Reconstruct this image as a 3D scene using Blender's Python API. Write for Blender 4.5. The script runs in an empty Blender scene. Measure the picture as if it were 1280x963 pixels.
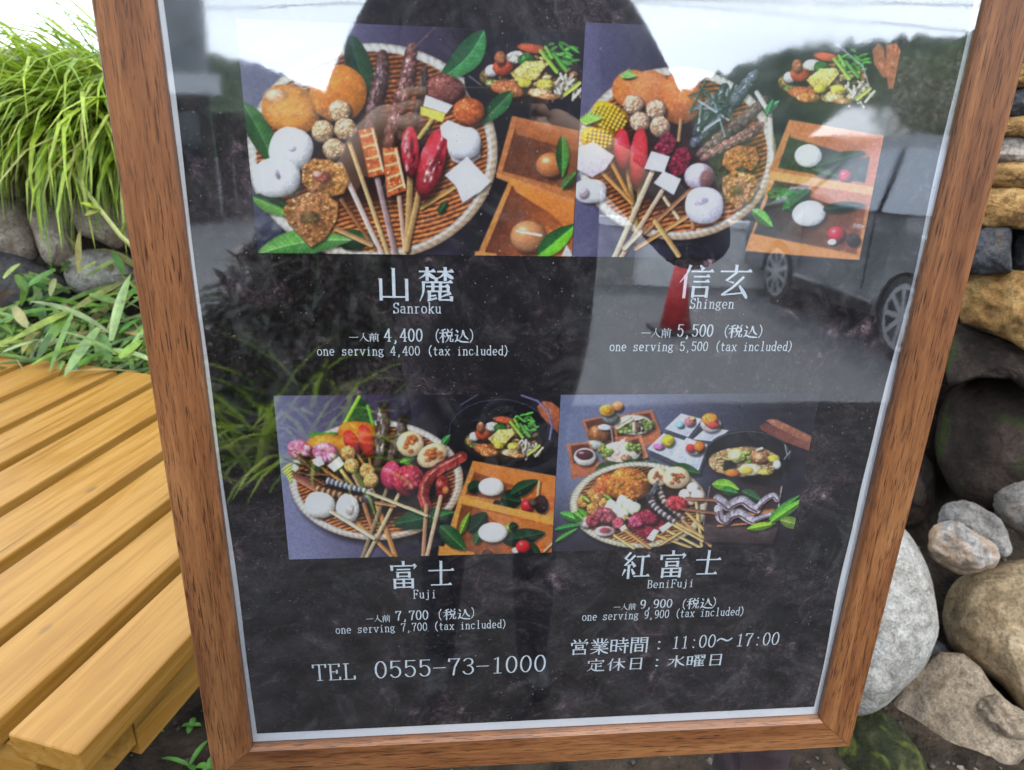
import bpy, bmesh, math, random
import numpy as np
from mathutils import Vector, Matrix, noise as mn
R = math.radians
random.seed(7); rng = np.random.default_rng(7)
sc = bpy.context.scene
C = bpy.context.scene.collection

# ---------------------------------------------------------------- camera
# picture coordinates below are those of a 1280 x 963 frame; the camera stands 0.585 m in front of the tilted board
F = 908.0; CX, CY = 640.0, 481.5; CZ = 1.35; TILT = R(3.0)
def nz(a):
    a = np.array(a, float); return a / np.linalg.norm(a)
H_ = nz([9760, -51, F]); VD = np.array([-72.0, 2400.0, F]); VD = nz(VD - H_ * (VD @ H_)); N_ = np.cross(H_, VD)
BU = np.array([1.0, 0, 0]); BV = np.array([0, math.sin(TILT), math.cos(TILT)]); BIN = np.array([0, math.cos(TILT), -math.sin(TILT)])
W = np.outer(BU, H_) + np.outer(BV, -VD) + np.outer(BIN, N_)      # image (x right, y down, z forward) -> world
CAM = np.array([0, 0, CZ]); D = 0.58543; OU, OV = -0.19281, -0.60079
def wd(p): return W @ nz([p[0] - CX, p[1] - CY, F])
def zpl(p, z): d = wd(p); return Vector(CAM + d * (z - CZ) / d[2])
def ypl(p, y): d = wd(p); return Vector(CAM + d * y / d[1])
def uv(p, off=0.0):                                                # point of the board (metres from the poster's lower left corner)
    r = np.array([p[0] - CX, p[1] - CY, F]); X = r * (D - off) / (r @ N_)
    return (X @ H_ - OU, -(X @ VD) - OV)
BO = Vector(CAM + BIN * D + BU * OU + BV * OV)                     # poster's lower left corner in the world
def bw(u, v, o=0.0): return Vector(BO) + Vector(BU) * u + Vector(BV) * v - Vector(BIN) * o
def proj(P):                                                       # n x 3 world points -> picture coordinates
    c = (np.asarray(P) - CAM) @ W
    return CX + F * c[:, 0] / c[:, 2], CY + F * c[:, 1] / c[:, 2]
cam = bpy.data.objects.new('camera', bpy.data.cameras.new('camera')); C.objects.link(cam); sc.camera = cam
M = Matrix.Identity(4)
cols = (W[:, 0], -W[:, 1], -W[:, 2])
for j in range(3):
    for i in range(3): M[i][j] = cols[j][i]
M.translation = Vector(CAM); cam.matrix_world = M
cam.data.sensor_width = 36; cam.data.lens = F / 1280 * 36; cam.data.clip_start = 0.01; cam.data.clip_end = 1500
cam.data.dof.use_dof = True; cam.data.dof.focus_distance = 0.72; cam.data.dof.aperture_fstop = 10.0

# ---------------------------------------------------------------- world, sun, exposure
world = bpy.data.worlds.new('World'); sc.world = world; world.use_nodes = True
nt = world.node_tree; nt.nodes.clear()
def wn(t): return nt.nodes.new(t)
out = wn('ShaderNodeOutputWorld'); bg = wn('ShaderNodeBackground'); sky = wn('ShaderNodeTexSky')
sky.sky_type = 'NISHITA'; sky.sun_disc = False; SUN_EL, SUN_AZ = R(50), R(158)
sky.sun_elevation = SUN_EL; sky.sun_rotation = SUN_AZ; sky.air_density = 1.0; sky.dust_density = 2.0
tc = wn('ShaderNodeTexCoord'); mp = wn('ShaderNodeMapping'); mp.inputs['Scale'].default_value = (1.6, 1.6, 7)
no = wn('ShaderNodeTexNoise'); no.inputs['Scale'].default_value = 1.7; no.inputs['Detail'].default_value = 7; no.inputs['Distortion'].default_value = .6
cr = wn('ShaderNodeValToRGB'); cr.color_ramp.elements[0].position = .3; cr.color_ramp.elements[1].position = .68
cr.color_ramp.elements[0].color = (.72, .72, .72, 1); cr.color_ramp.elements[1].color = (1, 1, 1, 1)
mx = wn('ShaderNodeMix'); mx.data_type = 'RGBA'
CLOUD = (22.5, 25.6, 29.5, 1)
mx.inputs['B'].default_value = CLOUD
for a, b in ((tc.outputs['Generated'], mp.inputs['Vector']), (mp.outputs[0], no.inputs['Vector']), (no.outputs['Fac'], cr.inputs['Fac']),
             (cr.outputs['Color'], mx.inputs['Factor']), (sky.outputs[0], mx.inputs['A']), (mx.outputs['Result'], bg.inputs['Color']), (bg.outputs[0], out.inputs['Surface'])):
    nt.links.new(a, b)
bg.inputs['Strength'].default_value = 0.11
sl = bpy.data.lights.new('sun', 'SUN'); sl.energy = 2.0; sl.angle = R(10); sl.color = (1, .95, .88)
so = bpy.data.objects.new('sun', sl); C.objects.link(so)
sd = Vector((math.sin(SUN_AZ) * math.cos(SUN_EL), math.cos(SUN_AZ) * math.cos(SUN_EL), math.sin(SUN_EL)))
so.rotation_euler = sd.to_track_quat('Z', 'Y').to_euler()
sc.view_settings.view_transform = 'Standard'; sc.view_settings.look = 'None'; sc.view_settings.exposure = 0.2
sc.view_settings.gamma = 1; sc.view_settings.use_curve_mapping = False
sc.cycles.max_bounces = 8; sc.cycles.transparent_max_bounces = 12

# ---------------------------------------------------------------- helpers
def lin(c):
    c = np.asarray(c, float) / 255.0
    return np.where(c <= .04045, c / 12.92, ((c + .055) / 1.055) ** 2.4)
def mesh_obj(name, verts, faces, m, parent=None, smooth=False):
    me = bpy.data.meshes.new(name); me.from_pydata([tuple(v) for v in verts], [], faces); me.update()
    if smooth: me.polygons.foreach_set('use_smooth', [True] * len(me.polygons))
    o = bpy.data.objects.new(name, me); C.objects.link(o)
    if m: me.materials.append(m)
    if parent: o.parent = parent; o.matrix_parent_inverse = parent.matrix_world.inverted() if parent.type != 'EMPTY' else Matrix.Translation(-parent.location)
    return o
def bm_obj(name, bm, m, parent=None, smooth=False):
    me = bpy.data.meshes.new(name); bm.to_mesh(me); bm.free()
    if smooth: me.polygons.foreach_set('use_smooth', [True] * len(me.polygons))
    o = bpy.data.objects.new(name, me); C.objects.link(o)
    if m: me.materials.append(m)
    if parent: o.parent = parent; o.matrix_parent_inverse = parent.matrix_world.inverted() if parent.type != 'EMPTY' else Matrix.Translation(-parent.location)
    return o
def thing(name, label, cat, loc, group=None):
    o = bpy.data.objects.new(name, None); C.objects.link(o); o.location = loc; o.empty_display_size = .05
    tag(o, label, cat, group); return o
def tag(o, label, cat, group=None):
    o['label'] = label; o['category'] = cat
    if group: o['group'] = group
    return o
def struct(o): o['kind'] = 'structure'; return o
def stuff(o): o['kind'] = 'stuff'; return o
def mat(name, rough=.6, spec=.5):
    m = bpy.data.materials.new(name); m.use_nodes = True; t = m.node_tree
    b = t.nodes['Principled BSDF']; b.inputs['Roughness'].default_value = rough; b.inputs['Specular IOR Level'].default_value = spec
    return m, t, b
def nd(t, typ, **kw):
    n = t.nodes.new(typ)
    for k, v in kw.items():
        if k in n.inputs: n.inputs[k].default_value = v
        else: setattr(n, k, v)
    return n
def ramp(t, src, stops):
    r = t.nodes.new('ShaderNodeValToRGB'); e = r.color_ramp.elements
    while len(e) < len(stops): e.new(.5)
    for k, (p, c) in enumerate(stops): e[k].position = p; e[k].color = (*c, 1)
    t.links.new(src, r.inputs['Fac']); return r.outputs['Color']
def coords(t, scale=(1, 1, 1), kind='Object', rot=(0, 0, 0)):
    c = t.nodes.new('ShaderNodeTexCoord'); m = t.nodes.new('ShaderNodeMapping'); m.inputs['Scale'].default_value = scale; m.inputs['Rotation'].default_value = rot
    t.links.new(c.outputs[kind], m.inputs['Vector']); return m.outputs[0]
def noise_n(t, vec, scale, detail=5, dist=0, rough=.55):
    n = nd(t, 'ShaderNodeTexNoise', Scale=scale, Detail=detail, Distortion=dist, Roughness=rough); t.links.new(vec, n.inputs['Vector']); return n.outputs['Fac']
def bump(t, b, src, strength=.3, dist=.005):
    n = nd(t, 'ShaderNodeBump', Strength=strength, Distance=dist); t.links.new(src, n.inputs['Height']); t.links.new(n.outputs[0], b.inputs['Normal'])
def mixc(t, fac, a, b, blend='MIX'):
    n = t.nodes.new('ShaderNodeMix'); n.data_type = 'RGBA'; n.blend_type = blend
    for s, k in ((fac, 'Factor'), (a, 'A'), (b, 'B')):
        if hasattr(s, 'is_linked') or hasattr(s, 'links'): t.links.new(s, n.inputs[k])
        elif k == 'Factor': n.inputs[k].default_value = s
        else: n.inputs[k].default_value = (*s, 1)
    return n.outputs['Result']
def noisy(name, c1, c2, scale=8, rough=.8, bstr=.3, bdist=.004, detail=6, spec=.3, c3=None):
    m, t, b = mat(name, rough, spec); v = coords(t)
    f = noise_n(t, v, scale, detail)
    st = [(.32, c1), (.66, c2)] if c3 is None else [(.3, c1), (.5, c2), (.7, c3)]
    t.links.new(ramp(t, f, st), b.inputs['Base Color']); bump(t, b, noise_n(t, v, scale * 4, 4), bstr, bdist); return m
def box_bm(bm, lo, hi, mtx=None):
    vs = [bm.verts.new((x, y, z)) for x in (lo[0], hi[0]) for y in (lo[1], hi[1]) for z in (lo[2], hi[2])]
    for f in ((0, 1, 3, 2), (4, 6, 7, 5), (0, 4, 5, 1), (2, 3, 7, 6), (0, 2, 6, 4), (1, 5, 7, 3)): bm.faces.new([vs[i] for i in f])
    if mtx is not None:
        for v in vs: v.co = mtx @ v.co
    return vs
def bevel(bm, w, seg=2):
    bmesh.ops.bevel(bm, geom=list(bm.edges), offset=w, segments=seg, affect='EDGES', profile=.6)
def box(name, lo, hi, m, parent=None, mtx=None, bev=0, seg=2):
    bm = bmesh.new(); box_bm(bm, lo, hi, mtx)
    bmesh.ops.recalc_face_normals(bm, faces=bm.faces)
    if bev: bevel(bm, bev, seg)
    return bm_obj(name, bm, m, parent)
def tube_bm(bm, pts, r0, r1=None, n=8, cap=True):
    r1 = r0 if r1 is None else r1; pts = [Vector(p) for p in pts]; rings = []
    for i, p in enumerate(pts):
        d = (pts[min(i + 1, len(pts) - 1)] - pts[max(i - 1, 0)]).normalized()
        a = d.orthogonal().normalized() if i == 0 else (a - d * a.dot(d)).normalized(); bb = d.cross(a)
        r = r0 + (r1 - r0) * i / max(1, len(pts) - 1)
        rings.append([bm.verts.new(p + (a * math.cos(2 * math.pi * k / n) + bb * math.sin(2 * math.pi * k / n)) * r) for k in range(n)])
    for q in range(len(rings) - 1):
        for k in range(n): bm.faces.new((rings[q][k], rings[q][(k + 1) % n], rings[q + 1][(k + 1) % n], rings[q + 1][k]))
    if cap: bm.faces.new(rings[0][::-1]); bm.faces.new(rings[-1])

# ---------------------------------------------------------------- materials
def wood_frame(name, length_axis):
    m, t, b = mat(name, .42, .4)
    s = [34, 34, 34]; s[length_axis] = 2.6
    s2 = [1150, 1150, 1150]; s2[length_axis] = 48
    v = coords(t, tuple(s)); v2 = coords(t, tuple(s2)); v3 = coords(t, tuple(x * 5 for x in s))
    g = noise_n(t, v, 1.0, 6, 1.6); g3 = noise_n(t, v3, 1.0, 5, .8, .7); pore = noise_n(t, v2, 1.0, 3, .5)
    base = ramp(t, g, [(.28, (.12, .042, .016)), (.5, (.21, .082, .029)), (.72, (.29, .128, .048))])
    base = mixc(t, .6, base, ramp(t, g3, [(.3, (.42, .37, .33)), (.58, (1.12, 1.1, 1.08))]), 'MULTIPLY')
    dark = ramp(t, pore, [(.36, (.2, .16, .14)), (.47, (1, 1, 1))])
    mask = ramp(t, noise_n(t, v, 2.3, 3), [(.3, (.35, .35, .35)), (.55, (1, 1, 1))])
    base = mixc(t, mask, base, mixc(t, 1.0, base, dark, 'MULTIPLY'))
    t.links.new(base, b.inputs['Base Color']); bump(t, b, pore, .12, .0006); return m
FRAME = wood_frame('brown_wood_grain_up', 1)
FRAMEX = wood_frame('brown_wood_grain_across', 0)
def wood_slat():
    m, t, b = mat('varnished_yellow_pine', .42, .28)
    oi = t.nodes.new('ShaderNodeObjectInfo'); tc_ = t.nodes.new('ShaderNodeTexCoord'); ad = nd(t, 'ShaderNodeVectorMath', operation='ADD')
    sc_ = nd(t, 'ShaderNodeVectorMath', operation='SCALE'); sc_.inputs['Scale'].default_value = 7
    cmb = t.nodes.new('ShaderNodeCombineXYZ')
    for k in 'XYZ': t.links.new(oi.outputs['Random'], cmb.inputs[k])
    t.links.new(cmb.outputs[0], sc_.inputs[0]); t.links.new(tc_.outputs['Object'], ad.inputs[0]); t.links.new(sc_.outputs[0], ad.inputs[1])
    def mpg(s):
        q = t.nodes.new('ShaderNodeMapping'); q.inputs['Scale'].default_value = s; t.links.new(ad.outputs[0], q.inputs['Vector']); return q.outputs[0]
    g = noise_n(t, mpg((26, 1.6, 26)), 1, 6, 2.2); fine = noise_n(t, mpg((240, 5, 240)), 1, 4, .4)
    base = ramp(t, g, [(.25, (.22, .100, .015)), (.45, (.265, .130, .023)), (.62, (.31, .165, .038)), (.8, (.26, .120, .019))])
    base = mixc(t, .5, base, ramp(t, fine, [(.3, (.82, .77, .70)), (.6, (1.08, 1.08, 1.08))]), 'MULTIPLY')
    kn = nd(t, 'ShaderNodeTexVoronoi', Scale=1.0, feature='F1'); t.links.new(mpg((13, 6.5, 13)), kn.inputs['Vector'])
    base = mixc(t, ramp(t, kn.outputs['Distance'], [(.05, (.8, .8, .8)), (.13, (0, 0, 0))]), base, (.15, .08, .03))
    ckn = noise_n(t, mpg((150, 1.4, 150)), 1, 2, .3); base = mixc(t, 1.0, base, ramp(t, ckn, [(.30, (.5, .42, .34)), (.345, (1, 1, 1))]), 'MULTIPLY')
    t.links.new(base, b.inputs['Base Color']); bump(t, b, fine, .15, .0008)
    rr = ramp(t, g, [(.3, (.3, .3, .3)), (.7, (.5, .5, .5))]); t.links.new(rr, b.inputs['Roughness'])
    return m
PINE = wood_slat()
def white_mat_m():
    m, t, b = mat('white_mount_card', .5, .4); v = coords(t)
    t.links.new(ramp(t, noise_n(t, v, 18, 4), [(.3, (.80, .84, .90)), (.7, (.86, .89, .94))]), b.inputs['Base Color']); return m
WHITE = white_mat_m()
def poster_mat():
    m, t, b = mat('printed_dark_slate', .7, .2)
    v = coords(t); a = noise_n(t, v, 9, 9, 1.2, .68); f = noise_n(t, v, 110, 7, 1.8, .78); c = noise_n(t, v, 5, 3)
    base = ramp(t, a, [(.36, (.009, .0075, .0075)), (.5, (.040, .031, .032)), (.62, (.125, .100, .104))])
    fl = ramp(t, f, [(.42, (.4, .38, .4)), (.56, (1.4, 1.3, 1.4)), (.72, (4.6, 3.9, 4.1))])
    base = mixc(t, 1.0, base, fl, 'MULTIPLY')
    vo = nd(t, 'ShaderNodeTexVoronoi', Scale=1.0, feature='DISTANCE_TO_EDGE')
    wv = nd(t, 'ShaderNodeVectorMath', operation='ADD'); dn = nd(t, 'ShaderNodeTexNoise', Scale=9, Detail=5); t.links.new(v, dn.inputs['Vector'])
    ds = nd(t, 'ShaderNodeVectorMath', operation='SCALE'); ds.inputs['Scale'].default_value = .35; t.links.new(dn.outputs['Color'], ds.inputs[0])
    t.links.new(v, wv.inputs[0]); t.links.new(ds.outputs[0], wv.inputs[1])
    mpp = nd(t, 'ShaderNodeMapping'); mpp.inputs['Scale'].default_value = (9, 6, 9); t.links.new(wv.outputs[0], mpp.inputs['Vector']); t.links.new(mpp.outputs[0], vo.inputs['Vector'])
    crk = ramp(t, vo.outputs['Distance'], [(.0, (.12, .12, .12)), (.05, (1, 1, 1))])
    msk = ramp(t, c, [(.38, (0, 0, 0)), (.52, (1, 1, 1))])
    base = mixc(t, msk, base, mixc(t, 1.0, base, crk, 'MULTIPLY'))
    rn = nd(t, 'ShaderNodeTexNoise', Scale=26, Detail=6, Distortion=2.2); rn.noise_type = 'RIDGED_MULTIFRACTAL'; t.links.new(v, rn.inputs['Vector'])
    base = mixc(t, 1.0, base, ramp(t, rn.outputs['Fac'], [(.15, (.36, .34, .35)), (.4, (1.0, .97, .98)), (.7, (3.2, 2.9, 3.0))]), 'MULTIPLY')
    sp = noise_n(t, v, 420, 2, 0, .5); spk = ramp(t, sp, [(.70, (0, 0, 0)), (.75, (.16, .13, .12))])
    base = mixc(t, 1.0, base, spk, 'ADD')
    t.links.new(base, b.inputs['Base Color']); return m
POSTER = poster_mat()
def photo_mat():
    m, t, b = mat('printed_food_picture', .55, .25); a = t.nodes.new('ShaderNodeVertexColor'); a.layer_name = 'print'
    t.links.new(a.outputs['Color'], b.inputs['Base Color']); return m
PHOTO = photo_mat()
LETTER, _t, _b = mat('white_print_ink', .6, .2); _b.inputs['Base Color'].default_value = (.78, .86, .93, 1)
_n = noise_n(_t, coords(_t), 300, 3); _t.links.new(ramp(_t, _n, [(.3, (.66, .75, .84)), (.6, (.8, .88, .95))]), _b.inputs['Base Color'])
def glass_fac(t, f0=.335):
    g = t.nodes.new('ShaderNodeNewGeometry'); dp = nd(t, 'ShaderNodeVectorMath', operation='DOT_PRODUCT'); t.links.new(g.outputs['Normal'], dp.inputs[0]); t.links.new(g.outputs['Incoming'], dp.inputs[1])
    ab = nd(t, 'ShaderNodeMath', operation='ABSOLUTE'); t.links.new(dp.outputs['Value'], ab.inputs[0]); om = nd(t, 'ShaderNodeMath', operation='SUBTRACT'); om.inputs[0].default_value = 1; t.links.new(ab.outputs[0], om.inputs[1])
    pw = nd(t, 'ShaderNodeMath', operation='POWER'); t.links.new(om.outputs[0], pw.inputs[0]); pw.inputs[1].default_value = 5
    ma = nd(t, 'ShaderNodeMath', operation='MULTIPLY_ADD'); t.links.new(pw.outputs[0], ma.inputs[0]); ma.inputs[1].default_value = 1 - f0; ma.inputs[2].default_value = f0; return ma
def glass_mat():
    m = bpy.data.materials.new('glossy_acrylic_sheet'); m.use_nodes = True; t = m.node_tree; t.nodes.clear()
    o = t.nodes.new('ShaderNodeOutputMaterial'); tr = t.nodes.new('ShaderNodeBsdfTransparent'); gl = nd(t, 'ShaderNodeBsdfGlossy', Roughness=.012)
    gl.inputs['Color'].default_value = (1, 1, 1, 1); tr.inputs['Color'].default_value = (1, 1, 1, 1)
    mxs = t.nodes.new('ShaderNodeMixShader'); lw = glass_fac(t)
    v = coords(t); n1 = noise_n(t, v, 3.2, 2); n2 = noise_n(t, v, 150, 3, 0, .6)
    ad = nd(t, 'ShaderNodeMath', operation='MULTIPLY_ADD'); ad.inputs[1].default_value = .007; t.links.new(n2, ad.inputs[0]); t.links.new(n1, ad.inputs[2])
    bp = nd(t, 'ShaderNodeBump', Strength=.35, Distance=.0022); t.links.new(ad.outputs[0], bp.inputs['Height']); t.links.new(bp.outputs[0], gl.inputs['Normal'])
    rg = nd(t, 'ShaderNodeMapRange'); t.links.new(noise_n(t, v, 7, 5, .8), rg.inputs['Value']); rg.inputs['From Min'].default_value = .4; rg.inputs['From Max'].default_value = .75; rg.inputs['To Min'].default_value = .01; rg.inputs['To Max'].default_value = .07; t.links.new(rg.outputs[0], gl.inputs['Roughness'])
    df = t.nodes.new('ShaderNodeBsdfDiffuse'); df.inputs['Color'].default_value = (.55, .55, .55, 1); ms2 = t.nodes.new('ShaderNodeMixShader')
    du = ramp(t, noise_n(t, v, 520, 1, 0, .3), [(.745, (0, 0, 0)), (.79, (.45, .45, .45))]); dz = ramp(t, noise_n(t, v, 6, 4, .4), [(.42, (0, 0, 0)), (.62, (1, 1, 1))]); hz_ = ramp(t, noise_n(t, v, 11, 6, 2.5, .7), [(.52, (0, 0, 0)), (.8, (.07, .07, .07))])
    dd_ = mixc(t, 1.0, mixc(t, 1.0, du, dz, 'MULTIPLY'), hz_, 'ADD'); t.links.new(dd_, ms2.inputs[0])
    t.links.new(lw.outputs[0], mxs.inputs[0]); t.links.new(tr.outputs[0], mxs.inputs[1]); t.links.new(gl.outputs[0], mxs.inputs[2]); t.links.new(mxs.outputs[0], ms2.inputs[1]); t.links.new(df.outputs[0], ms2.inputs[2]); t.links.new(ms2.outputs[0], o.inputs['Surface'])
    return m
GLASS = glass_mat()
DARKWOOD = noisy('dark_stained_wood', (.03, .02, .022), (.07, .05, .055), 20, .6)
SOIL = noisy('dark_moist_soil', (.012, .009, .006), (.05, .036, .025), 14, .95, .9, .02, 8, .15)
ASPHALT = noisy('grey_asphalt', (.085, .085, .088), (.135, .135, .138), 60, .85, .3, .003)
PAVING = noisy('dark_paving', (.013, .012, .012), (.03, .028, .028), 12, .95, .3, .003, 6, .08)  # near-black even tone, keeps the mirrored near ground dark
CONCRETE = noisy('pale_concrete', (.5, .5, .49), (.66, .65, .63), 5, .85, .2, .003)
CONCRETE_DK = noisy('weathered_concrete', (.16, .16, .155), (.27, .265, .25), 6, .85, .2, .003)
def leaf_mat(name, cols, trans=.35, rough=.4, vein=0):
    m = bpy.data.materials.new(name); m.use_nodes = True; t = m.node_tree; b = t.nodes['Principled BSDF']; o = t.nodes['Material Output']
    g = t.nodes.new('ShaderNodeNewGeometry'); k = len(cols)
    oi = t.nodes.new('ShaderNodeObjectInfo'); sm = nd(t, 'ShaderNodeMath', operation='ADD'); fr = nd(t, 'ShaderNodeMath', operation='FRACT')
    t.links.new(g.outputs['Random Per Island'], sm.inputs[0]); t.links.new(oi.outputs['Random'], sm.inputs[1]); t.links.new(sm.outputs[0], fr.inputs[0])
    col = ramp(t, fr.outputs[0], [(i / max(1, k - 1), c) for i, c in enumerate(cols)])
    nf = noise_n(t, coords(t), 35, 4); col = mixc(t, 1.0, col, ramp(t, nf, [(.3, (.62, .62, .62)), (.7, (1.25, 1.25, 1.2))]), 'MULTIPLY')
    t.links.new(col, b.inputs['Base Color']); b.inputs['Roughness'].default_value = rough; b.inputs['Specular IOR Level'].default_value = .45
    tl = t.nodes.new('ShaderNodeBsdfTranslucent'); t.links.new(col, tl.inputs['Color']); ms = t.nodes.new('ShaderNodeMixShader'); ms.inputs[0].default_value = trans
    t.links.new(b.outputs[0], ms.inputs[1]); t.links.new(tl.outputs[0], ms.inputs[2]); t.links.new(ms.outputs[0], o.inputs['Surface']); return m
HAKONE = leaf_mat('bright_forest_grass_blade', [(.20, .32, .02), (.34, .46, .035), (.12, .22, .03), (.46, .56, .08), (.26, .38, .03), (.38, .36, .12)], .4)
SASA = leaf_mat('bamboo_grass_leaf', [(.07, .16, .03), (.15, .25, .05), (.20, .30, .10), (.04, .09, .025), (.22, .36, .04), (.34, .25, .12), (.08, .20, .035), (.05, .12, .03), (.26, .32, .15), (.12, .28, .03)], .25, .38)
SPROUT = leaf_mat('seedling_leaf', [(.10, .28, .05), (.16, .38, .07)], .3)
BUSH = leaf_mat('bush_leaf', [(.04, .09, .02), (.09, .16, .04), (.14, .2, .07)], .2)
PALEBUSH = leaf_mat('pale_bush_leaf', [(.2, .22, .12), (.3, .32, .2), (.12, .16, .07)], .2)

# ---------------------------------------------------------------- ground and far setting
def sheet(name, xs, ys, fz, m):
    vs = [(x, y, fz(x, y)) for y in ys for x in xs]; n = len(xs)
    fs = [(j * n + i, j * n + i + 1, (j + 1) * n + i + 1, (j + 1) * n + i) for j in range(len(ys) - 1) for i in range(n - 1)]
    return struct(mesh_obj(name, vs, fs, m, smooth=True))
far = 700
sheet('road', [-far, -60, -10, 0, 10, 60, far], [-far, -60, -12, -2.42], lambda x, y: -.15, ASPHALT)
def sst(a, b, x):
    q = min(1, max(0, (x - a) / (b - a))); return q * q * (3 - 2 * q)
def garden_z(x, y):
    k = sst(.1, .75, x); foot = 2.72 * (1 - k) + 1.28 * k; run = .75 * (1 - k) + 1.1 * k; top = .9 * (1 - k) + 1.28 * k
    z = top * sst(foot, foot + run, y)
    z += .012 * mn.noise(Vector((x * 7, y * 7, 1))) + .006 * mn.noise(Vector((x * 31, y * 31, 3)))
    return z - (.16 if y < -2.1 and False else 0)
xs = [-far, -100, -20, -8, -5] + list(np.arange(-4, 4.01, .06)) + [5, 8, 20, 100, far]
ys = list(np.arange(.38, 4.4, .06)) + [5, 7, 12, 40, 150, far]
sheet('garden_ground', xs, ys, garden_z, SOIL)
sheet('pavement', [-far, -60, -8, 0, 8, 60, far], [-2.405, -1, .381], lambda x, y: 0, PAVING)
kb = thing('kerb', 'low dark kerb along the edge of the road behind the photographer', 'kerb', (0, -2.45, -.15))
for i in range(26):
    x0 = -8 + i * .6
    box('kerb_stone', (x0, -2.52, -.149), (x0 + .592, -2.407, .003), PAVING, kb, bev=.012)
HILLM = noisy('far_wooded_slope', (.018, .03, .018), (.05, .075, .04), .22, .95, 1.0, .6, 8, .1)
MC = Vector((0, 1.17, 1.29))                                        # the camera's image in the glass, for laying out what the glass mirrors
def mdir(az, el): return Vector((math.sin(R(az)) * math.cos(R(el)), -math.cos(R(az)) * math.cos(R(el)), math.sin(R(el))))
def hill(name, prof, dist, m=HILLM):
    vs, fs = [], []; n = 150; rows = 14
    azs = np.linspace(prof[0][0], prof[-1][0], n); els = np.interp(azs, [p[0] for p in prof], [p[1] for p in prof])
    for j in range(rows):
        q = j / (rows - 1)
        for i in range(n):
            el = els[i]; dd = dist * (1 - .42 * (1 - q))
            zt = MC.z + dist * math.tan(R(el)); p = MC + mdir(azs[i], 0) * dd
            b = mn.noise(Vector((azs[i] * 1.3, q * 9, 5))) * 1.1 + mn.noise(Vector((azs[i] * 4.1, q * 22, 8))) * .55
            vs.append((p.x, p.y, -1 + (zt + 1) * q ** 1.1 + b * (.3 + q)))
    for i in range(n):
        p = MC + mdir(azs[i], 0) * dist * 1.25; vs.append((p.x, p.y, -1))
    for j in range(rows):
        for i in range(n - 1): fs.append((j * n + i, j * n + i + 1, (j + 1) * n + i + 1, (j + 1) * n + i))
    return struct(mesh_obj(name, vs, fs, m, smooth=True))
hill('hill', [(-60, 9), (-30, 8), (-20, 6.6), (-14, 5.8), (-9, 4.0), (-4, 2.6), (4, 2.2), (12, 2.6), (20, 3.4), (26, 3)], 170)
hill('hill', [(11, 1.2), (14, 2.6), (17, 4.2), (19.8, 5.6), (25, 7.3), (29, 7.5), (35, 8.0), (48, 9.5), (70, 8)], 95)

# building across the road (left in the glass), wall, house, wires
def obox(name, az0, az1, dist, depth, z0, z1, m, parent=None):
    a = MC + mdir(az0, 0) * dist; b = MC + mdir(az1, 0) * dist; u = (b - a); L = Vector((u.x, u.y, 0)).length; u.normalize(); nn = Vector((u.y, -u.x, 0))
    if nn.dot(mdir((az0 + az1) / 2, 0)) < 0: nn = -nn
    mt = Matrix(((u.x, nn.x, 0, a.x), (u.y, nn.y, 0, a.y), (0, 0, 1, 0), (0, 0, 0, 1)))
    return box(name, (0, 0, z0), (L, depth, z1), m, parent, mt), mt, L
GREYW = noisy('grey_rendered_wall', (.16, .17, .18), (.3, .31, .32), 1.2, .8, .1)
DKW = noisy('dark_timber_wall', (.03, .028, .027), (.06, .055, .05), 3, .8, .1)
PALEW = noisy('pale_metal_cladding', (.4, .42, .43), (.5, .52, .53), 2, .6, .05)
ROOFM = noisy('grey_metal_roof', (.3, .32, .33), (.45, .47, .48), 1, .45, .05)
ROOFD = noisy('dark_tiled_roof', (.03, .028, .03), (.07, .065, .07), 6, .7, .2)
GLD, _t, _b = mat('dark_window_glass', .08, .6); _b.inputs['Base Color'].default_value = (.02, .025, .03, 1)
bl = thing('roadside_building', 'grey building across the road mirrored at the left of the glass', 'building', MC + mdir(-24, 0) * 16 - Vector((0, 0, MC.z + .15)))
_, mt, L = obox('wall', -36, -16.1, 16.0, 6, -.15, 2.55, DKW, bl)
obox('upper_wall', -36, -16.0, 15.9, 6.2, 2.55, 6.5, GREYW, bl)
box('fascia', (0, -.7, 2.2), (L + .1, -.02, 2.56), PALEW, bl, mt)
for k in range(4): box('window', (.5 + k * 1.3, -.04, .8), (1.4 + k * 1.3, .06, 1.9), GLD, bl, mt)
fc = thing('stand_in_fence', 'added row of dark boards across the road, darkens the mirror image left of the first dish', 'fence', MC + mdir(-12, 0) * 17 - Vector((0, 0, MC.z + .15)))  # added boards that keep this stretch of the mirror image dark
for k in range(24): obox('board', -16.0 + k, -15.03 + k, 17.0 / math.cos(R(-15.5 + k + 5)) , .05, -.15, 1.95 + .02 * (k % 2), DKW, fc)
cw = thing('low_concrete_wall', 'low pale concrete wall beyond the parked car, mirrored in the glass', 'wall', MC + mdir(10, 0) * 8.6 - Vector((0, 0, MC.z + .15)))
for k in range(5, 12):
    o_, m_, l_ = obox('wall_panel', -20 + k * 5, -15.12 + k * 5, 8.6 / math.cos(R(-17.5 + k * 5 - 10)), .14, -.15, .52, CONCRETE if k % 3 else CONCRETE_DK, cw)
    obox('coping', -20 + k * 5, -15.08 + k * 5, 8.57 / math.cos(R(-17.5 + k * 5 - 10)), .2, .523, .6, CONCRETE, cw)
hs = thing('far_house', 'small far house with pale roof below the wooded hill, mirrored in the glass', 'house', MC + mdir(29, 0) * 38 - Vector((0, 0, MC.z + .15)))
_, mt, L = obox('wall', 27, 33, 38, 5, -.15, 2.3, GREYW, hs)
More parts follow.
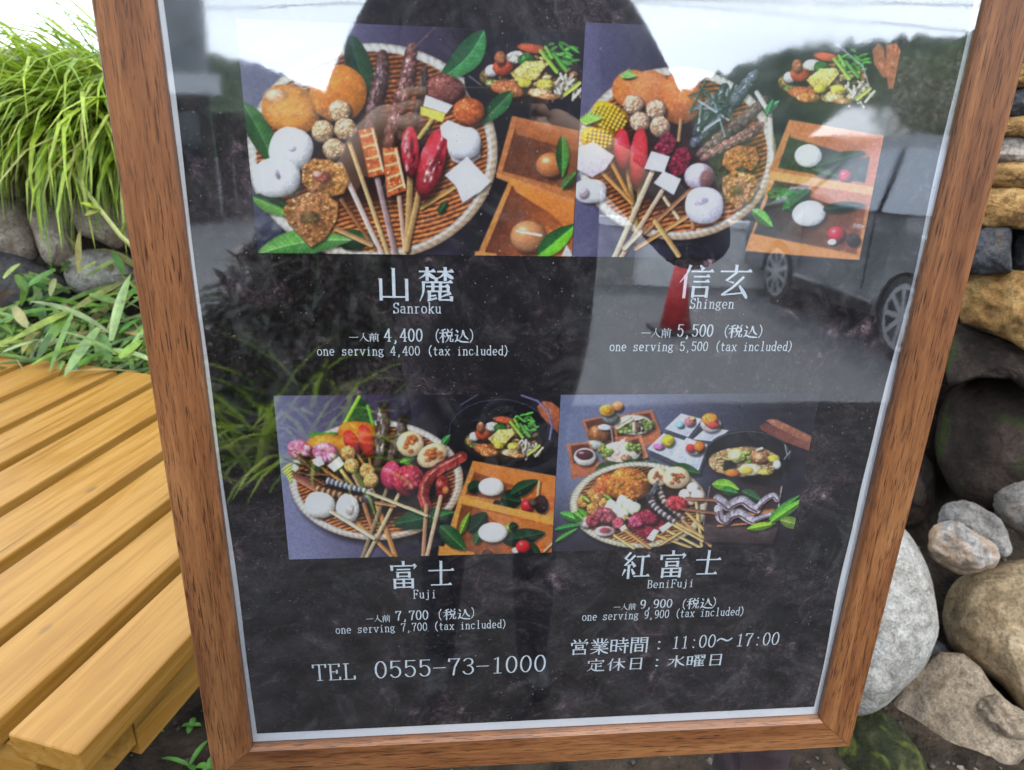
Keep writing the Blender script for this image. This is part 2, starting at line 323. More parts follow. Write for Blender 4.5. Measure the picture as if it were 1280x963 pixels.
bm = bmesh.new(); a = [Vector(p) for p in ((-.5, -.5, 2.3), (L + .5, -.5, 2.3), (L + .5, 5.5, 2.3), (-.5, 5.5, 2.3), (.8, 2.5, 3.7), (L - .8, 2.5, 3.7))]
vv = [bm.verts.new(mt @ p) for p in a]
for f in ((0, 1, 5, 4), (1, 2, 5), (2, 3, 4, 5), (3, 0, 4), (3, 2, 1, 0)): bm.faces.new([vv[i] for i in f])
bm_obj('roof', bm, ROOFM, hs)
for k in range(2): box('window', (1 + k * 1.6, -.03, .7), (2 + k * 1.6, .05, 1.7), GLD, hs, mt)
CABLE, _t, _b = mat('black_cable', .6); _b.inputs['Base Color'].default_value = (.03, .03, .035, 1)
for k, (a0, e0, a1, e1, dd) in enumerate([(-28, 9.4, 50, 8.2, 24), (-28, 7.6, 50, 9.8, 28), (-28, 11.0, 50, 6.0, 33)]):
    bm = bmesh.new(); A = MC + mdir(a0, e0) * dd; B = MC + mdir(a1, e1) * dd
    tube_bm(bm, [A.lerp(B, q / 20) - Vector((0, 0, .35 * math.sin(math.pi * q / 20))) for q in range(21)], .017, n=5)
    tag(bm_obj('overhead_wire', bm, CABLE), ['lowest wire on the left of the sky mirrored above the photographed food', 'overhead wire between the other two, mirrored in the glass', 'uppermost overhead wire at the left, sinking behind the right hill'][k], 'wire')

# leaves and bushes
def leafblade(vs, fs, p, d, up, L, w, droop, seg=5, fold=.25):
    d = d.normalized(); s = d.cross(up).normalized(); base = len(vs)
    for i in range(seg + 1):
        q = i / seg; ww = w * (math.sin(math.pi * min(.97, .12 + q * .85)) ** .8) * (1 if q < 1 else .05)
        dd = (d + Vector((0, 0, -1)) * droop * q).normalized() if i else d
        if i: p = p + dd * (L / seg)
        nn = s.cross(dd).normalized()
        vs += [p - s * ww / 2 + nn * ww * fold, p.copy(), p + s * ww / 2 + nn * ww * fold]
    for i in range(seg):
        a = base + i * 3; fs += [(a, a + 1, a + 4, a + 3), (a + 1, a + 2, a + 5, a + 4)]
def leafball(name, c, r, n, m, L, parent=None, squash=.8):
    vs, fs = [], []
    for i in range(n):
        v = Vector(rng.normal(size=3)).normalized(); q = rng.random() ** .4
        lump = 1 + .25 * mn.noise(v * 2.3 + Vector(c))
        p = Vector(c) + Vector((v.x * r, v.y * r, v.z * r * squash)) * q * lump
        leafblade(vs, fs, p, (v + Vector(rng.normal(size=3)) * .7), Vector((.1, .2, 1)), L * rng.uniform(.6, 1.3), L * .4, .4, 2)
    return mesh_obj(name, vs, fs, m, parent)
BARK = noisy('rough_bark', (.05, .035, .025), (.12, .09, .06), 12, .9, .5, .01)
tr = thing('round_tree', 'pale green round tree by the far house, mirrored at the upper right of the glass', 'tree', MC + mdir(33.6, 0) * 26 - Vector((0, 0, MC.z + .15)))
pc = MC + mdir(33.6, 3.8) * 26
stuff(leafball('crown', pc, 1.75, 2600, PALEBUSH, .22, tr)); bm = bmesh.new(); tube_bm(bm, [(pc.x, pc.y, -.15), (pc.x + .1, pc.y, pc.z - .6)], .16, .08); bm_obj('trunk', bm, BARK, tr)
for k, (az, ds, hh) in enumerate([(17, 21, .75), (21.5, 20, .9), (25.5, 22, .8), (29.5, 24, .85)]):
    pc = MC + mdir(az, 0) * ds; pc.z = .35 + hh * .35
    sb = thing('roadside_shrub', ['dark shrub nearest the cone behind the low wall', 'dark shrub over the front wheel of the mirrored car', 'dark shrub above the bonnet of the mirrored car', 'dark shrub in front of the far house'][k], 'shrub', (pc.x, pc.y, -.15), 'shrubs beyond the low wall')
    stuff(leafball('foliage', pc, hh, 900, BUSH, .16, sb))
    bm = bmesh.new(); tube_bm(bm, [(pc.x, pc.y, -.15), (pc.x, pc.y, pc.z)], .05, .03); bm_obj('stem', bm, BARK, sb)

# traffic cone
CONE, _t, _b = mat('red_cone_plastic', .45); _t.links.new(ramp(_t, noise_n(_t, coords(_t), 9, 3), [(.3, (.42, .015, .02)), (.7, (.6, .03, .03))]), _b.inputs['Base Color'])
cp = MC + mdir(18.3, 0) * 6.3; cp.z = -.15
tcn = thing('traffic_cone', 'red traffic cone standing on the road, mirrored under the second dish', 'cone', cp)
bm = bmesh.new(); bmesh.ops.create_cone(bm, cap_ends=True, segments=28, radius1=.13, radius2=.035, depth=.62, matrix=Matrix.Translation(cp + Vector((0, 0, .34)))); bm_obj('cone_body', bm, CONE, tcn, True)
RUB, _t, _b = mat('black_rubber', .7); _b.inputs['Base Color'].default_value = (.02, .02, .022, 1)
box('base', (cp.x - .19, cp.y - .19, -.147), (cp.x + .19, cp.y + .19, -.11), RUB, tcn, bev=.01)

# parked car
CGL, _t, _b = mat('sky_painted_car_glass', .1, .8); _b.inputs['Base Color'].default_value = (.26, .29, .33, 1)  # pale blue base stands in for sky mirrored in the car windows
CARM, _t, _b = mat('grey_car_paint', .28, .6); _b.inputs['Coat Weight'].default_value = .6
_t.links.new(ramp(_t, noise_n(_t, coords(_t), 3, 3), [(.3, (.12, .123, .13)), (.7, (.16, .164, .17))]), _b.inputs['Base Color'])
TRIM = noisy('black_car_trim', (.012, .012, .013), (.03, .03, .03), 30, .5, .05)
ALLOY, _t, _b = mat('silver_alloy', .3, .6); _b.inputs['Metallic'].default_value = .9; _b.inputs['Base Color'].default_value = (.8, .81, .83, 1)
CHROME, _t, _b = mat('bright_chrome', .12, .6); _b.inputs['Metallic'].default_value = 1; _b.inputs['Base Color'].default_value = (.8, .82, .85, 1)
fw = MC + mdir(25.2, 0) * 7.9; rw = MC + mdir(34.0, 0) * 5.95; fw.z = rw.z = -.15; ax = (fw - rw).normalized(); wb = (fw - rw).length
# local frame: x forward, y to the car's left side (away from the viewer's line), z up; near side is y = 0
ny = Vector((0, 0, 1)).cross(ax)
if ny.x < 0: ny = -ny
cmt = Matrix(((ax.x, ny.x, 0, rw.x), (ax.y, ny.y, 0, rw.y), (0, 0, 1, -.15), (0, 0, 0, 1)))
car = thing('parked_car', 'dark grey estate car parked on the road, mirrored at the right of the glass', 'car', rw)
WID = 1.62
prof = [(-.72, .38), (-.76, .8), (-.7, 1.02), (-.62, 1.08), (-.42, 1.52), (-.2, 1.6), (.5, 1.64), (1.1, 1.6), (1.35, 1.5), (1.95, 1.08), (2.6, .98), (3.0, .84), (3.12, .62), (3.1, .36)]
def inset(z): return .0 if z < 1.0 else (z - 1.0) * .32
bm = bmesh.new(); L_, R_ = [], []
low = [(3.1, .3), (wb + .4, .3)] + [(wb + .38 * math.cos(a), .3 + .38 * math.sin(a)) for a in np.linspace(.1, math.pi - .1, 9)] + [(wb - .4, .27), (.4, .27)] + [(.38 * math.cos(a), .3 + .38 * math.sin(a)) for a in np.linspace(.1, math.pi - .1, 9)] + [(-.4, .3), (-.7, .32)]
pl = prof + low
for x, z in pl:
    L_.append(bm.verts.new(cmt @ Vector((x, inset(z), z)))); R_.append(bm.verts.new(cmt @ Vector((x, WID - inset(z), z))))
n = len(pl)
for i in range(n): bm.faces.new((L_[i], L_[(i + 1) % n], R_[(i + 1) % n], R_[i]))
bm.faces.new(L_[::-1]); bm.faces.new(R_); bmesh.ops.triangulate(bm, faces=[f for f in bm.faces if len(f.verts) > 4])
bmesh.ops.recalc_face_normals(bm, faces=bm.faces); bm_obj('body', bm, CARM, car)
def sidewin(name, pts, m, side, off=.008):
    vs = []
    for x, z in pts:
        y = inset(z) - off if side == 0 else WID - inset(z) + off
        vs.append(cmt @ Vector((x, y, z)))
    k = len(vs); vs += [v + (ny * (.006 if side == 0 else -.006)) for v in vs]
    mesh_obj(name, vs, [tuple(range(k)), tuple(range(2 * k - 1, k - 1, -1))] + [(i, (i + 1) % k, (i + 1) % k + k, i + k) for i in range(k)], m, car)
for s in (0, 1):
    sidewin('window', [(.62, 1.09), (1.82, 1.09), (1.33, 1.47), (.66, 1.55)], CGL, s)
    sidewin('window', [(-.3, 1.1), (.54, 1.09), (.57, 1.55), (-.06, 1.53)], CGL, s)
    sidewin('sill_strip', [(.42, .27), (wb - .42, .27), (wb - .42, .36), (.42, .36)], TRIM, s, .012)
    sidewin('chrome_strip', [(.42, .37), (wb - .42, .37), (wb - .42, .40), (.42, .395)], CHROME, s, .014)
    sidewin('door_gap', [(.585, .45), (.6, .45), (.62, 1.07), (.605, 1.07)], TRIM, s, .01)
    sidewin('door_gap', [(1.72, .45), (1.735, .45), (1.83, 1.07), (1.815, 1.07)], TRIM, s, .01)
    yy = -.035 if s == 0 else WID + .005
    box('door_handle', (.68, yy, .93), (.86, yy + .03, .965), CHROME, car, cmt, .008)
    box('door_handle', (-.28, yy, .93), (-.1, yy + .03, .965), CHROME, car, cmt, .008)
    box('wing_mirror', (1.62, -.2 if s == 0 else WID, 1.04), (1.76, 0 if s == 0 else WID + .2, 1.19), CARM, car, cmt, .03)
    yh = .0 if s == 0 else WID - .3
    box('headlight', (3.02, yh + .03, .66), (3.125, yh + .27, .8), CHROME, car, cmt, .02)
    for wx in (0, wb):
        yc = .1 if s == 0 else WID - .1
        mt2 = cmt @ Matrix.Translation((wx, yc, .34)) @ Matrix.Rotation(R(90), 4, 'X')
        bm = bmesh.new(); bmesh.ops.create_cone(bm, cap_ends=True, segments=40, radius1=.34, radius2=.34, depth=.19, matrix=mt2)
        bevel_e = [e for e in bm.edges if e.calc_face_angle(0) > 1]; bmesh.ops.bevel(bm, geom=bevel_e, offset=.03, segments=3, affect='EDGES')
        ty = bm_obj('wheel', bm, RUB, car)
        sg = -1 if s == 0 else 1
        bm = bmesh.new(); q = cmt @ Matrix.Translation((wx, yc + sg * .1, .34)) @ Matrix.Rotation(R(90), 4, 'X')
        bmesh.ops.create_circle(bm, segments=32, radius=.25, matrix=q); bmesh.ops.create_circle(bm, segments=32, radius=.215, matrix=q)
        bmesh.ops.bridge_loops(bm, edges=list(bm.edges))
        for k in range(9):
            box_bm(bm, (.02, -.02, -.006), (.22, .02, .006), q @ Matrix.Rotation(k * 2 * math.pi / 9, 4, 'Z'))
        bmesh.ops.create_cone(bm, cap_ends=True, segments=16, radius1=.035, radius2=.035, depth=.02, matrix=q)
        rm = mesh_obj('rim', [v.co for v in bm.verts], [[v.index for v in f.verts] for f in (bm.verts.index_update(), bm.faces)[1]], ALLOY); bm.free(); rm.parent = ty
mesh_obj('windscreen', [cmt @ Vector(p) for p in ((1.93, .12, 1.11), (1.93, WID - .12, 1.11), (1.41, WID - .25, 1.475), (1.41, .25, 1.475))], [(0, 1, 2, 3)], GLD, car).location += Vector((0, 0, .012))

# ---------------------------------------------------------------- menu board
BD = thing('menu_board', 'standing wood framed menu board with four food pictures behind a glossy sheet', 'menu board', (bw(.3, .4, 0).x, bw(.3, .4, 0).y, 0))
bmat = Matrix(((BU[0], BV[0], -BIN[0], BO.x), (BU[1], BV[1], -BIN[1], BO.y), (BU[2], BV[2], -BIN[2], BO.z), (0, 0, 0, 1)))
def on_board(o):                                                    # mesh given in board coordinates (u, v, out)
    o.parent = BD; o.matrix_parent_inverse = Matrix.Identity(4); o.matrix_basis = Matrix.Translation(-BD.location) @ bmat; return o
TOPV = .90; OUTF = .010
# frame outline read on the frame's front face
olu0 = uv((105, 0), OUTF)[0]; olu1 = uv((268, 955), OUTF)[0]; oru = uv((1240, 240), OUTF)[0]; ilu = uv((184, 0), OUTF)[0]; iru = uv((1180.5, 240), OUTF)[0]
obv = uv((1057, 934.5), OUTF)[1]; ibv = uv((1019, 902.5), OUTF)[1]
OL = (olu0 + olu1) / 2; IL = uv((318, 938), OUTF)[0]; IL = (IL + ilu) / 2; OR_ = oru; IR = iru; OB, IB = obv, ibv; OT = TOPV + .05; IT = TOPV + .008
FD = -.016
def rail(o4, i4, m):
    # outer edge a-b, inner edge c-d (front face), lower back; eased front edges
    a, b = [Vector((*p, 0)) for p in o4]; d, c = [Vector((*p, 0)) for p in i4]
    bm = bmesh.new(); e = .0022
    A0 = a + (d - a) * .0; ring = []
    def sec(o, i):
        w = (i - o); un = w.normalized()
        return [o + Vector((0, 0, FD)), o + Vector((0, 0, OUTF - e)), o + un * e + Vector((0, 0, OUTF)), i - un * e * 1.6 + Vector((0, 0, OUTF)), i + Vector((0, 0, OUTF - e * 1.4)), i + Vector((0, 0, .0004)), i + Vector((0, 0, FD))]
    s1 = [bm.verts.new(v) for v in sec(a, d)]; s2 = [bm.verts.new(v) for v in sec(b, c)]
    k = len(s1)
    for q in range(k): bm.faces.new((s1[q], s1[(q + 1) % k], s2[(q + 1) % k], s2[q]))
    bm.faces.new(s1[::-1]); bm.faces.new(s2); bmesh.ops.recalc_face_normals(bm, faces=bm.faces)
    return on_board(bm_obj('frame_rail', bm, m))
g_ = .00025
rail(((OL, OB + g_), (OL, OT - g_)), ((IL, IB + g_), (IL, IT - g_)), FRAME)
rail(((OR_, OB + g_), (OR_, OT - g_)), ((IR, IB + g_), (IR, IT - g_)), FRAME)
rail(((OL + g_, OB), (OR_ - g_, OB)), ((IL + g_, IB), (IR - g_, IB)), FRAMEX)
rail(((OL + g_, OT), (OR_ - g_, OT)), ((IL + g_, IT), (IR - g_, IT)), FRAMEX)
on_board(box('backing_panel', (OL + .01, OB + .01, -.014), (OR_ - .01, OT - .01, -.003), DARKWOOD))
on_board(box('white_mount', (IL - .004, IB - .004, -.0028), (IR + .004, IT + .004, -.0006), WHITE))
def poster_edge():
    n = 60; vs = []
    def wob(v, s): return .0009 * math.sin(v * 9 + s) + .0005 * math.sin(v * 31 + s * 2)
    Lp = [(-.0003 + wob(q * TOPV / n, 1), q * TOPV / n) for q in range(n + 1)]
    Rp = [(.5935 + wob(q * TOPV / n, 3) * 2.2 - .002 * math.exp(-((q * TOPV / n - .27) / .04) ** 2), q * TOPV / n) for q in range(n + 1)]
    vs = [(u, v, 0) for u, v in Lp] + [(u, v, 0) for u, v in Rp]
    return mesh_obj('poster_sheet', vs, [(i, n + 1 + i, n + 2 + i, i + 1) for i in range(n)], POSTER)
on_board(poster_edge())
gl = on_board(mesh_obj('glass_pane', [(IL - .003, IB - .003, .0042), (IR + .003, IB - .003, .0042), (IR + .003, IT + .003, .0042), (IL - .003, IT + .003, .0042)], [(0, 1, 2, 3)], GLASS))
# legs and feet below the frame
for u0 in (OL + .03, OR_ - .092):
    pa, pb = bw(u0, OB + .3, -.018), bw(u0, 0, -.018); q = (OB - OB) ; bm = bmesh.new()
    y_top = pa.y + .004; y0_ = bw(u0, OB, -.018).y + .004
    vsb = [(x, y, z) for x in (pa.x, pa.x + .062) for (y, z) in ((y_top, pa.z), (y_top + .035, pa.z), (y0_ + .07 + .06, 0), (y0_ + .03, 0))]
    mesh_obj('leg', vsb, [(0, 1, 2, 3), (7, 6, 5, 4), (0, 3, 7, 4), (1, 5, 6, 2), (0, 4, 5, 1), (3, 2, 6, 7)], DARKWOOD, BD)
box('cross_bar', (bw(OL + .094, 0).x, .60, .3), (bw(OR_ - .094, 0).x, .625, .345), DARKWOOD, BD, Matrix.Translation((0, .03, 0)), .003)
# ---------------------------------------------------------------- the printed food pictures (flat print: colours on a fine sheet)
def vn(x, y, s, seed):
    x = x / s; y = y / s; xi = np.floor(x).astype(int); yi = np.floor(y).astype(int); fx = x - xi; fy = y - yi
    fx = fx * fx * (3 - 2 * fx); fy = fy * fy * (3 - 2 * fy)
    def hsh(a, b):
        h = (a * 374761393 + b * 668265263 + seed * 2147483) & 0xffffffff; h = ((h ^ (h >> 13)) * 1274126177) & 0xffffffff
        return ((h ^ (h >> 16)) & 0xffff) / 65535.0
    return (hsh(xi, yi) * (1 - fx) + hsh(xi + 1, yi) * fx) * (1 - fy) + (hsh(xi, yi + 1) * (1 - fx) + hsh(xi + 1, yi + 1) * fx) * fy
class Print:
    def __init__(s, u0, u1, v0, v1, step=.00052):
        s.nu = int((u1 - u0) / step); s.nv = int((v1 - v0) / step)
        uu, vv = np.meshgrid(np.linspace(u0, u1, s.nu + 1), np.linspace(v0, v1, s.nv + 1)); s.uu = uu.ravel(); s.vv = vv.ravel()
        P = np.array(BO)[None] + np.outer(s.uu, BU) + np.outer(s.vv, BV); s.x, s.y = proj(P); s.c = np.zeros((len(s.x), 3)); s.r = np.zeros(len(s.x)); s.k = 1
    def sub(s, x0, y0, x1, y1): return np.nonzero((s.x > x0 - 2) & (s.x < x1 + 2) & (s.y > y0 - 2) & (s.y < y1 + 2))[0]
    def put(s, i, a, col, r=0):
        a = np.clip(a, 0, 1); s.r[i] = s.r[i] * (1 - a) + r * a; a = a[:, None]; s.c[i] = s.c[i] * (1 - a) + np.clip(col, 0, 255) * a
    def bgd(s, f): s.c[:] = f(s.x, s.y)
    def tex(s, i, nz, sc):
        s.k += 1; return 1 + nz * ((vn(s.x[i], s.y[i], sc, s.k) - .5) * 1.2 + (vn(s.x[i], s.y[i], sc * .42, s.k + 9) - .5) * .9)
    def E(s, cx, cy, rx, ry, col, rot=0, p=2, sh=.45, nz=.12, sc=5, aa=1.3, drop=.6, hi=10):
        if drop:
            i = s.sub(cx - 1.4 * max(rx, ry), cy - 1.4 * max(rx, ry), cx + 1.5 * max(rx, ry), cy + 1.5 * max(rx, ry))
            c_, n_ = math.cos(rot), math.sin(rot); dx = s.x[i] - cx - rx * .12 - 1; dy = s.y[i] - cy - ry * .15 - 1.5
            d = np.sqrt(((dx * c_ + dy * n_) / (rx * 1.12)) ** 2 + ((-dx * n_ + dy * c_) / (ry * 1.12)) ** 2)
            s.put(i, np.clip((1 - d) * 4, 0, 1) * drop, np.array([22, 14, 12.]))
        m = max(rx, ry) * 1.1; i = s.sub(cx - m, cy - m, cx + m, cy + m); c_, n_ = math.cos(rot), math.sin(rot)
        dx = s.x[i] - cx; dy = s.y[i] - cy; a = (dx * c_ + dy * n_) / rx; b = (-dx * n_ + dy * c_) / ry
        wob = 1 + .05 * (vn(s.x[i], s.y[i], max(3, min(rx, ry) * .7), s.k + 3) - .5) * (2 if nz > .1 else .6)
        d = (np.abs(a) ** p + np.abs(b) ** p) ** (1 / p) * wob
        al = (1 - d) * min(rx, ry) / aa + .5
        nx = dx / max(rx, ry); nyy = dy / max(rx, ry); L = 1 + sh * (-.55 * nx - .75 * nyy) - sh * .9 * np.clip(d, 0, 1) ** 4 + sh * .12
        cc = np.array(col, float)[None] * (L * s.tex(i, nz, sc))[:, None]
        if hi:
            hh = np.exp(-(((nx + .3) / .22) ** 2 + ((nyy + .35) / .18) ** 2)); cc = cc + hh[:, None] * hi
        s.put(i, al, cc, nz)
    def P(s, pts, col, col2=None, g=(0, 1), nz=.1, sc=5, aa=1.7, drop=0, edge=0, edgecol=None):
        pts = np.array(pts, float)
        def msk(i, ox=0, oy=0):
            x = s.x[i] - ox; y = s.y[i] - oy; ins = np.zeros(len(i), bool); dm = np.full(len(i), 1e9)
            for k in range(len(pts)):
                x0, y0 = pts[k]; x1, y1 = pts[(k + 1) % len(pts)]
                c = ((y0 > y) != (y1 > y)) & (x < (x1 - x0) * (y - y0) / (y1 - y0 + 1e-9) + x0); ins ^= c
                t = np.clip(((x - x0) * (x1 - x0) + (y - y0) * (y1 - y0)) / ((x1 - x0) ** 2 + (y1 - y0) ** 2 + 1e-9), 0, 1)
                dm = np.minimum(dm, np.hypot(x - x0 - t * (x1 - x0), y - y0 - t * (y1 - y0)))
            return np.where(ins, dm, -dm)
        x0, y0 = pts.min(0); x1, y1 = pts.max(0)
        if drop:
            i = s.sub(x0 - 3, y0 - 3, x1 + 8, y1 + 8); s.put(i, np.clip(msk(i, 2, 3) / 3 + .5, 0, 1) * drop, np.array([22, 14, 12.]))
        i = s.sub(x0, y0, x1, y1); d = msk(i); c = np.array(col, float)[None]
        if col2 is not None:
            pr = pts @ np.array(g, float); q = np.clip((s.x[i] * g[0] + s.y[i] * g[1] - pr.min()) / (pr.max() - pr.min() + 1e-9), 0, 1)[:, None]
            c = c * (1 - q) + np.array(col2, float)[None] * q
        c = c * s.tex(i, nz, sc)[:, None]
        if edge: c = np.where((d < edge)[:, None], np.array(edgecol, float)[None] * np.ones_like(c), c)
        s.put(i, d / aa + .5, c, nz)
    def S(s, x0, y0, x1, y1, w, col, w1=None, nz=.08, drop=.5, sh=.3):
        w1 = w if w1 is None else w1
        i = s.sub(min(x0, x1) - w, min(y0, y1) - w, max(x0, x1) + w + 3, max(y0, y1) + w + 3); L2 = (x1 - x0) ** 2 + (y1 - y0) ** 2
        def dist(ox, oy):
            x = s.x[i] - ox; y = s.y[i] - oy; t = np.clip(((x - x0) * (x1 - x0) + (y - y0) * (y1 - y0)) / L2, 0, 1)
            return np.hypot(x - x0 - t * (x1 - x0), y - y0 - t * (y1 - y0)), ((x - x0) * (y1 - y0) - (y - y0) * (x1 - x0)) / math.sqrt(L2), t
        if drop:
            d, _, t = dist(1.6, 2); s.put(i, np.clip((w / 2 - d) / 1.5 + .7, 0, 1) * drop, np.array([25, 15, 12.]))
        d, sg, t = dist(0, 0); ww = (w + (w1 - w) * t) / 2; sgn = 1 if abs(x1 - x0) < abs(y1 - y0) else -1
        sgn = -1 if (y1 - y0) > 0 and sgn == 1 else (1 if sgn == 1 else (-1 if x1 > x0 else 1))
        c = np.array(col, float)[None] * ((1 + sh * np.clip(sgn * -sg / ww, -1, 1) * -1) * s.tex(i, nz, 6))[:, None]
        s.put(i, (ww - d) / 1.0 + .5, c)
    def Lf(s, x0, y0, x1, y1, w, ca, cb=None, rib=None, bend=0, drop=.4):
        cb = cb or tuple(q * .6 for q in ca); L = math.hypot(x1 - x0, y1 - y0); ux, uy = (x1 - x0) / L, (y1 - y0) / L
        m = w + abs(bend); i = s.sub(min(x0, x1) - m, min(y0, y1) - m, max(x0, x1) + m, max(y0, y1) + m)
        def prm(ox, oy):
            dx = s.x[i] - x0 - ox; dy = s.y[i] - y0 - oy; t = (dx * ux + dy * uy) / L; q = -dx * uy + dy * ux; tc_ = np.clip(t, 0, 1)
            return t, q - bend * np.sin(math.pi * tc_), w / 2 * np.sin(math.pi * tc_ ** .8) ** .8
        if drop: t, q, h = prm(1.5, 2.5); s.put(i, np.clip((h - np.abs(q)) / 2 + .5, 0, 1) * ((t > 0) & (t < 1)) * drop, np.array([15, 15, 12.]))
        t, q, h = prm(0, 0); f = np.clip(q / 1.5 + .5, 0, 1)[:, None]
        c = np.array(ca, float)[None] * (1 - f) + np.array(cb, float)[None] * f
        c = c * (s.tex(i, .14, 5) * (1 + .045 * np.sin((t * L + np.abs(q) * .7) * 1.1)) * (1.15 - .25 * np.abs(q) / (h + 1)))[:, None]
        rc = np.array(rib or tuple(min(255, z * 1.4 + 30) for z in ca), float)[None]; rm = np.clip(1.0 - np.abs(q) / .8, 0, 1)[:, None] * .7
        s.put(i, ((h - np.abs(q)) / 1.0 + .5) * ((t > 0) & (t < 1)), c * (1 - rm) + rc * rm)
    def tray(s, cx, cy, rx, ry, rim, rimcol=(232, 226, 216), tan=(190, 145, 95), weave=(176, 98, 48), pitch=6.0):
        i = s.sub(cx - rx * 1.15, cy - ry * 1.15, cx + rx * 1.2, cy + ry * 1.25); x, y = s.x[i], s.y[i]
        d = np.hypot((x - cx - 5) / (rx * 1.04), (y - cy - 7) / (ry * 1.05)); s.put(i, np.clip((1 - d) * 9, 0, 1) * .75, np.array([18, 14, 20.]))
        d = np.hypot((x - cx) / rx, (y - cy) / ry); ang = np.arctan2((y - cy) / ry, (x - cx) / rx)
        wob = 1.2 * np.sin(ang * 5 + 1)
        st = .5 + .5 * np.sin((y + .25 * x + 5 * np.sin(x / 31.)) * 2 * math.pi / pitch); ct = .5 + .5 * np.sin(x * 2 * math.pi / (pitch * 2.3) + math.pi * np.floor((y + .25 * x) / pitch))
        sh = .75 + .4 * (y - cy + ry) / (2 * ry)
        c = np.array(weave, float)[None] * ((.5 + .8 * st) * (.85 + .25 * ct) * sh * s.tex(i, .3, 4))[:, None]
        s.put(i, (1 - d) * min(rx, ry) / 1.2 + .5, c)
        rin = (d - (1 - rim / min(rx, ry))) * min(rx, ry); rr = np.clip(rin / rim, 0, 1)
        tw = .93 + .07 * np.sin(ang * 90 + rr * 4)
        low = np.clip(((y - cy) / ry + (x - cx) / rx) * .6 - .05, 0, 1)[:, None] * (np.abs(rr - .75)[:, None] < .35)
        c = (np.array(rimcol, float)[None] * (1 - low * .8) + np.array(tan, float)[None] * low * .8) * ((1.0 - .5 * (rr - .45) ** 2 * 2) * tw * s.tex(i, .08, 4))[:, None]
        a = np.minimum(rin / 1.2 + .5, (1 - d) * min(rx, ry) / 1.2 + .5); s.put(i, a, c)
    def fried(s, pts, col=(186, 120, 58), nz=.45):
        s.P(pts, col, tuple(q * .8 for q in col), nz=nz, sc=4.5, drop=.6)
        for _ in range(26):
            k = random.randrange(len(pts)); a = random.random() ** .5; cx = sum(p[0] for p in pts) / len(pts); cy = sum(p[1] for p in pts) / len(pts)
            x = cx + (pts[k][0] - cx) * a * .9; y = cy + (pts[k][1] - cy) * a * .9; q = random.uniform(.75, 1.3)
            s.E(x, y, random.uniform(1.5, 3.5), random.uniform(1.2, 2.6), (col[0] * q, col[1] * q, col[2] * q), drop=.15, nz=.1)
    def nuts(s, lst, r, col=(205, 165, 122)):
        for x, y in lst:
            s.E(x, y, r, r, col, sh=.5, nz=.3, sc=3.2, hi=18)
            for _ in range(7):
                a = random.uniform(0, 6.28); q = random.uniform(.2, .75) * r; s.E(x + q * math.cos(a), y + q * math.sin(a), r * .14, r * .1, (col[0] * 1.18, col[1] * 1.2, col[2] * 1.2), drop=.1, nz=0)
    def fish(s, x0, y0, x1, y1, w, col=(105, 75, 68), hl=(190, 150, 150)):
        n = 9
        for k in range(n):
            q = k / (n - 1); x = x0 + (x1 - x0) * q + 2.5 * math.sin(q * 5); y = y0 + (y1 - y0) * q; r = w / 2 * (.55 + .6 * math.sin(math.pi * (q * .8 + .12)))
            L = math.hypot(x1 - x0, y1 - y0); s.E(x, y, r, L / n * .95, col, rot=math.atan2(y1 - y0, x1 - x0) - math.pi / 2, nz=.45, sc=4, sh=.5, drop=.25)
        for k in range(16):
            q = random.uniform(.08, .85); g = random.uniform(.6, 1.1); o = random.uniform(-.28, .2) * w; x = x0 + (x1 - x0) * q + o; y = y0 + (y1 - y0) * q; s.E(x, y, w * random.uniform(.05, .13), random.uniform(3, 9), tuple(h * g for h in hl), nz=.5, drop=0, rot=math.atan2(y1 - y0, x1 - x0) - math.pi / 2, aa=2.5)
    def prawn(s, pts, w, ca, cb, n=10):
        pts = np.array(pts, float); t = np.linspace(0, len(pts) - 1, n * 2)
        for k, q in enumerate(t):
            x = np.interp(q, range(len(pts)), pts[:, 0]); y = np.interp(q, range(len(pts)), pts[:, 1]); c = ca if k % 2 == 0 else cb
            j = min(int(q), len(pts) - 2); a = math.atan2(*(pts[j + 1] - pts[j])[::-1]); s.E(x, y, math.hypot(*(pts[-1] - pts[0])) / n * .45, w / 2 * (1.05 - .35 * k / (2 * n)), c, rot=a, nz=.15, drop=.2, sh=.5)
    def boxtray(s, outer, inner, wall=(205, 120, 58), floor=(112, 60, 34), floor2=None, rimw=5, rims=(0, 1, 2, 3)):
        s.P(outer, wall, tuple(q * .92 for q in wall), nz=.1, drop=.6); s.P(inner, floor, floor2 or tuple(q * 1.3 for q in floor), g=(1, .2), nz=.16, sc=9)
    def pot(s, cx, cy, k, mirror=0):
        # the stew: offsets in units of the upper left picture's pot
        def e(x, y, rx, ry, c, **kw): s.E(cx + x * k, cy + y * k, rx * k, ry * k, c, **kw)
        e(2, 6, 66, 34, (46, 34, 26), nz=.3, drop=0, sh=.1)
        for q in range(90):
            a = random.uniform(0, 6.28); rr = random.random() ** .55; x = 4 + 56 * rr * math.cos(a); y = 3 + 27 * rr * math.sin(a); c = random.choice([(190, 140, 84), (150, 100, 56), (214, 186, 130), (120, 90, 50), (206, 170, 96), (170, 120, 80)])
            e(x, y, random.uniform(3, 7), random.uniform(2, 4), c, nz=.4, sc=3, rot=random.uniform(-.8, .8), drop=.3)
        e(-52, 4, 11, 10, (120, 98, 52), nz=.6, sc=3); e(-46, 12, 10, 5, (110, 120, 60), nz=.5); e(-47, -3, 9, 8, (210, 205, 210)); e(-33, -8, 13, 11, (196, 74, 40), nz=.2); e(-37, -19, 7, 9, (165, 95, 60), nz=.3)
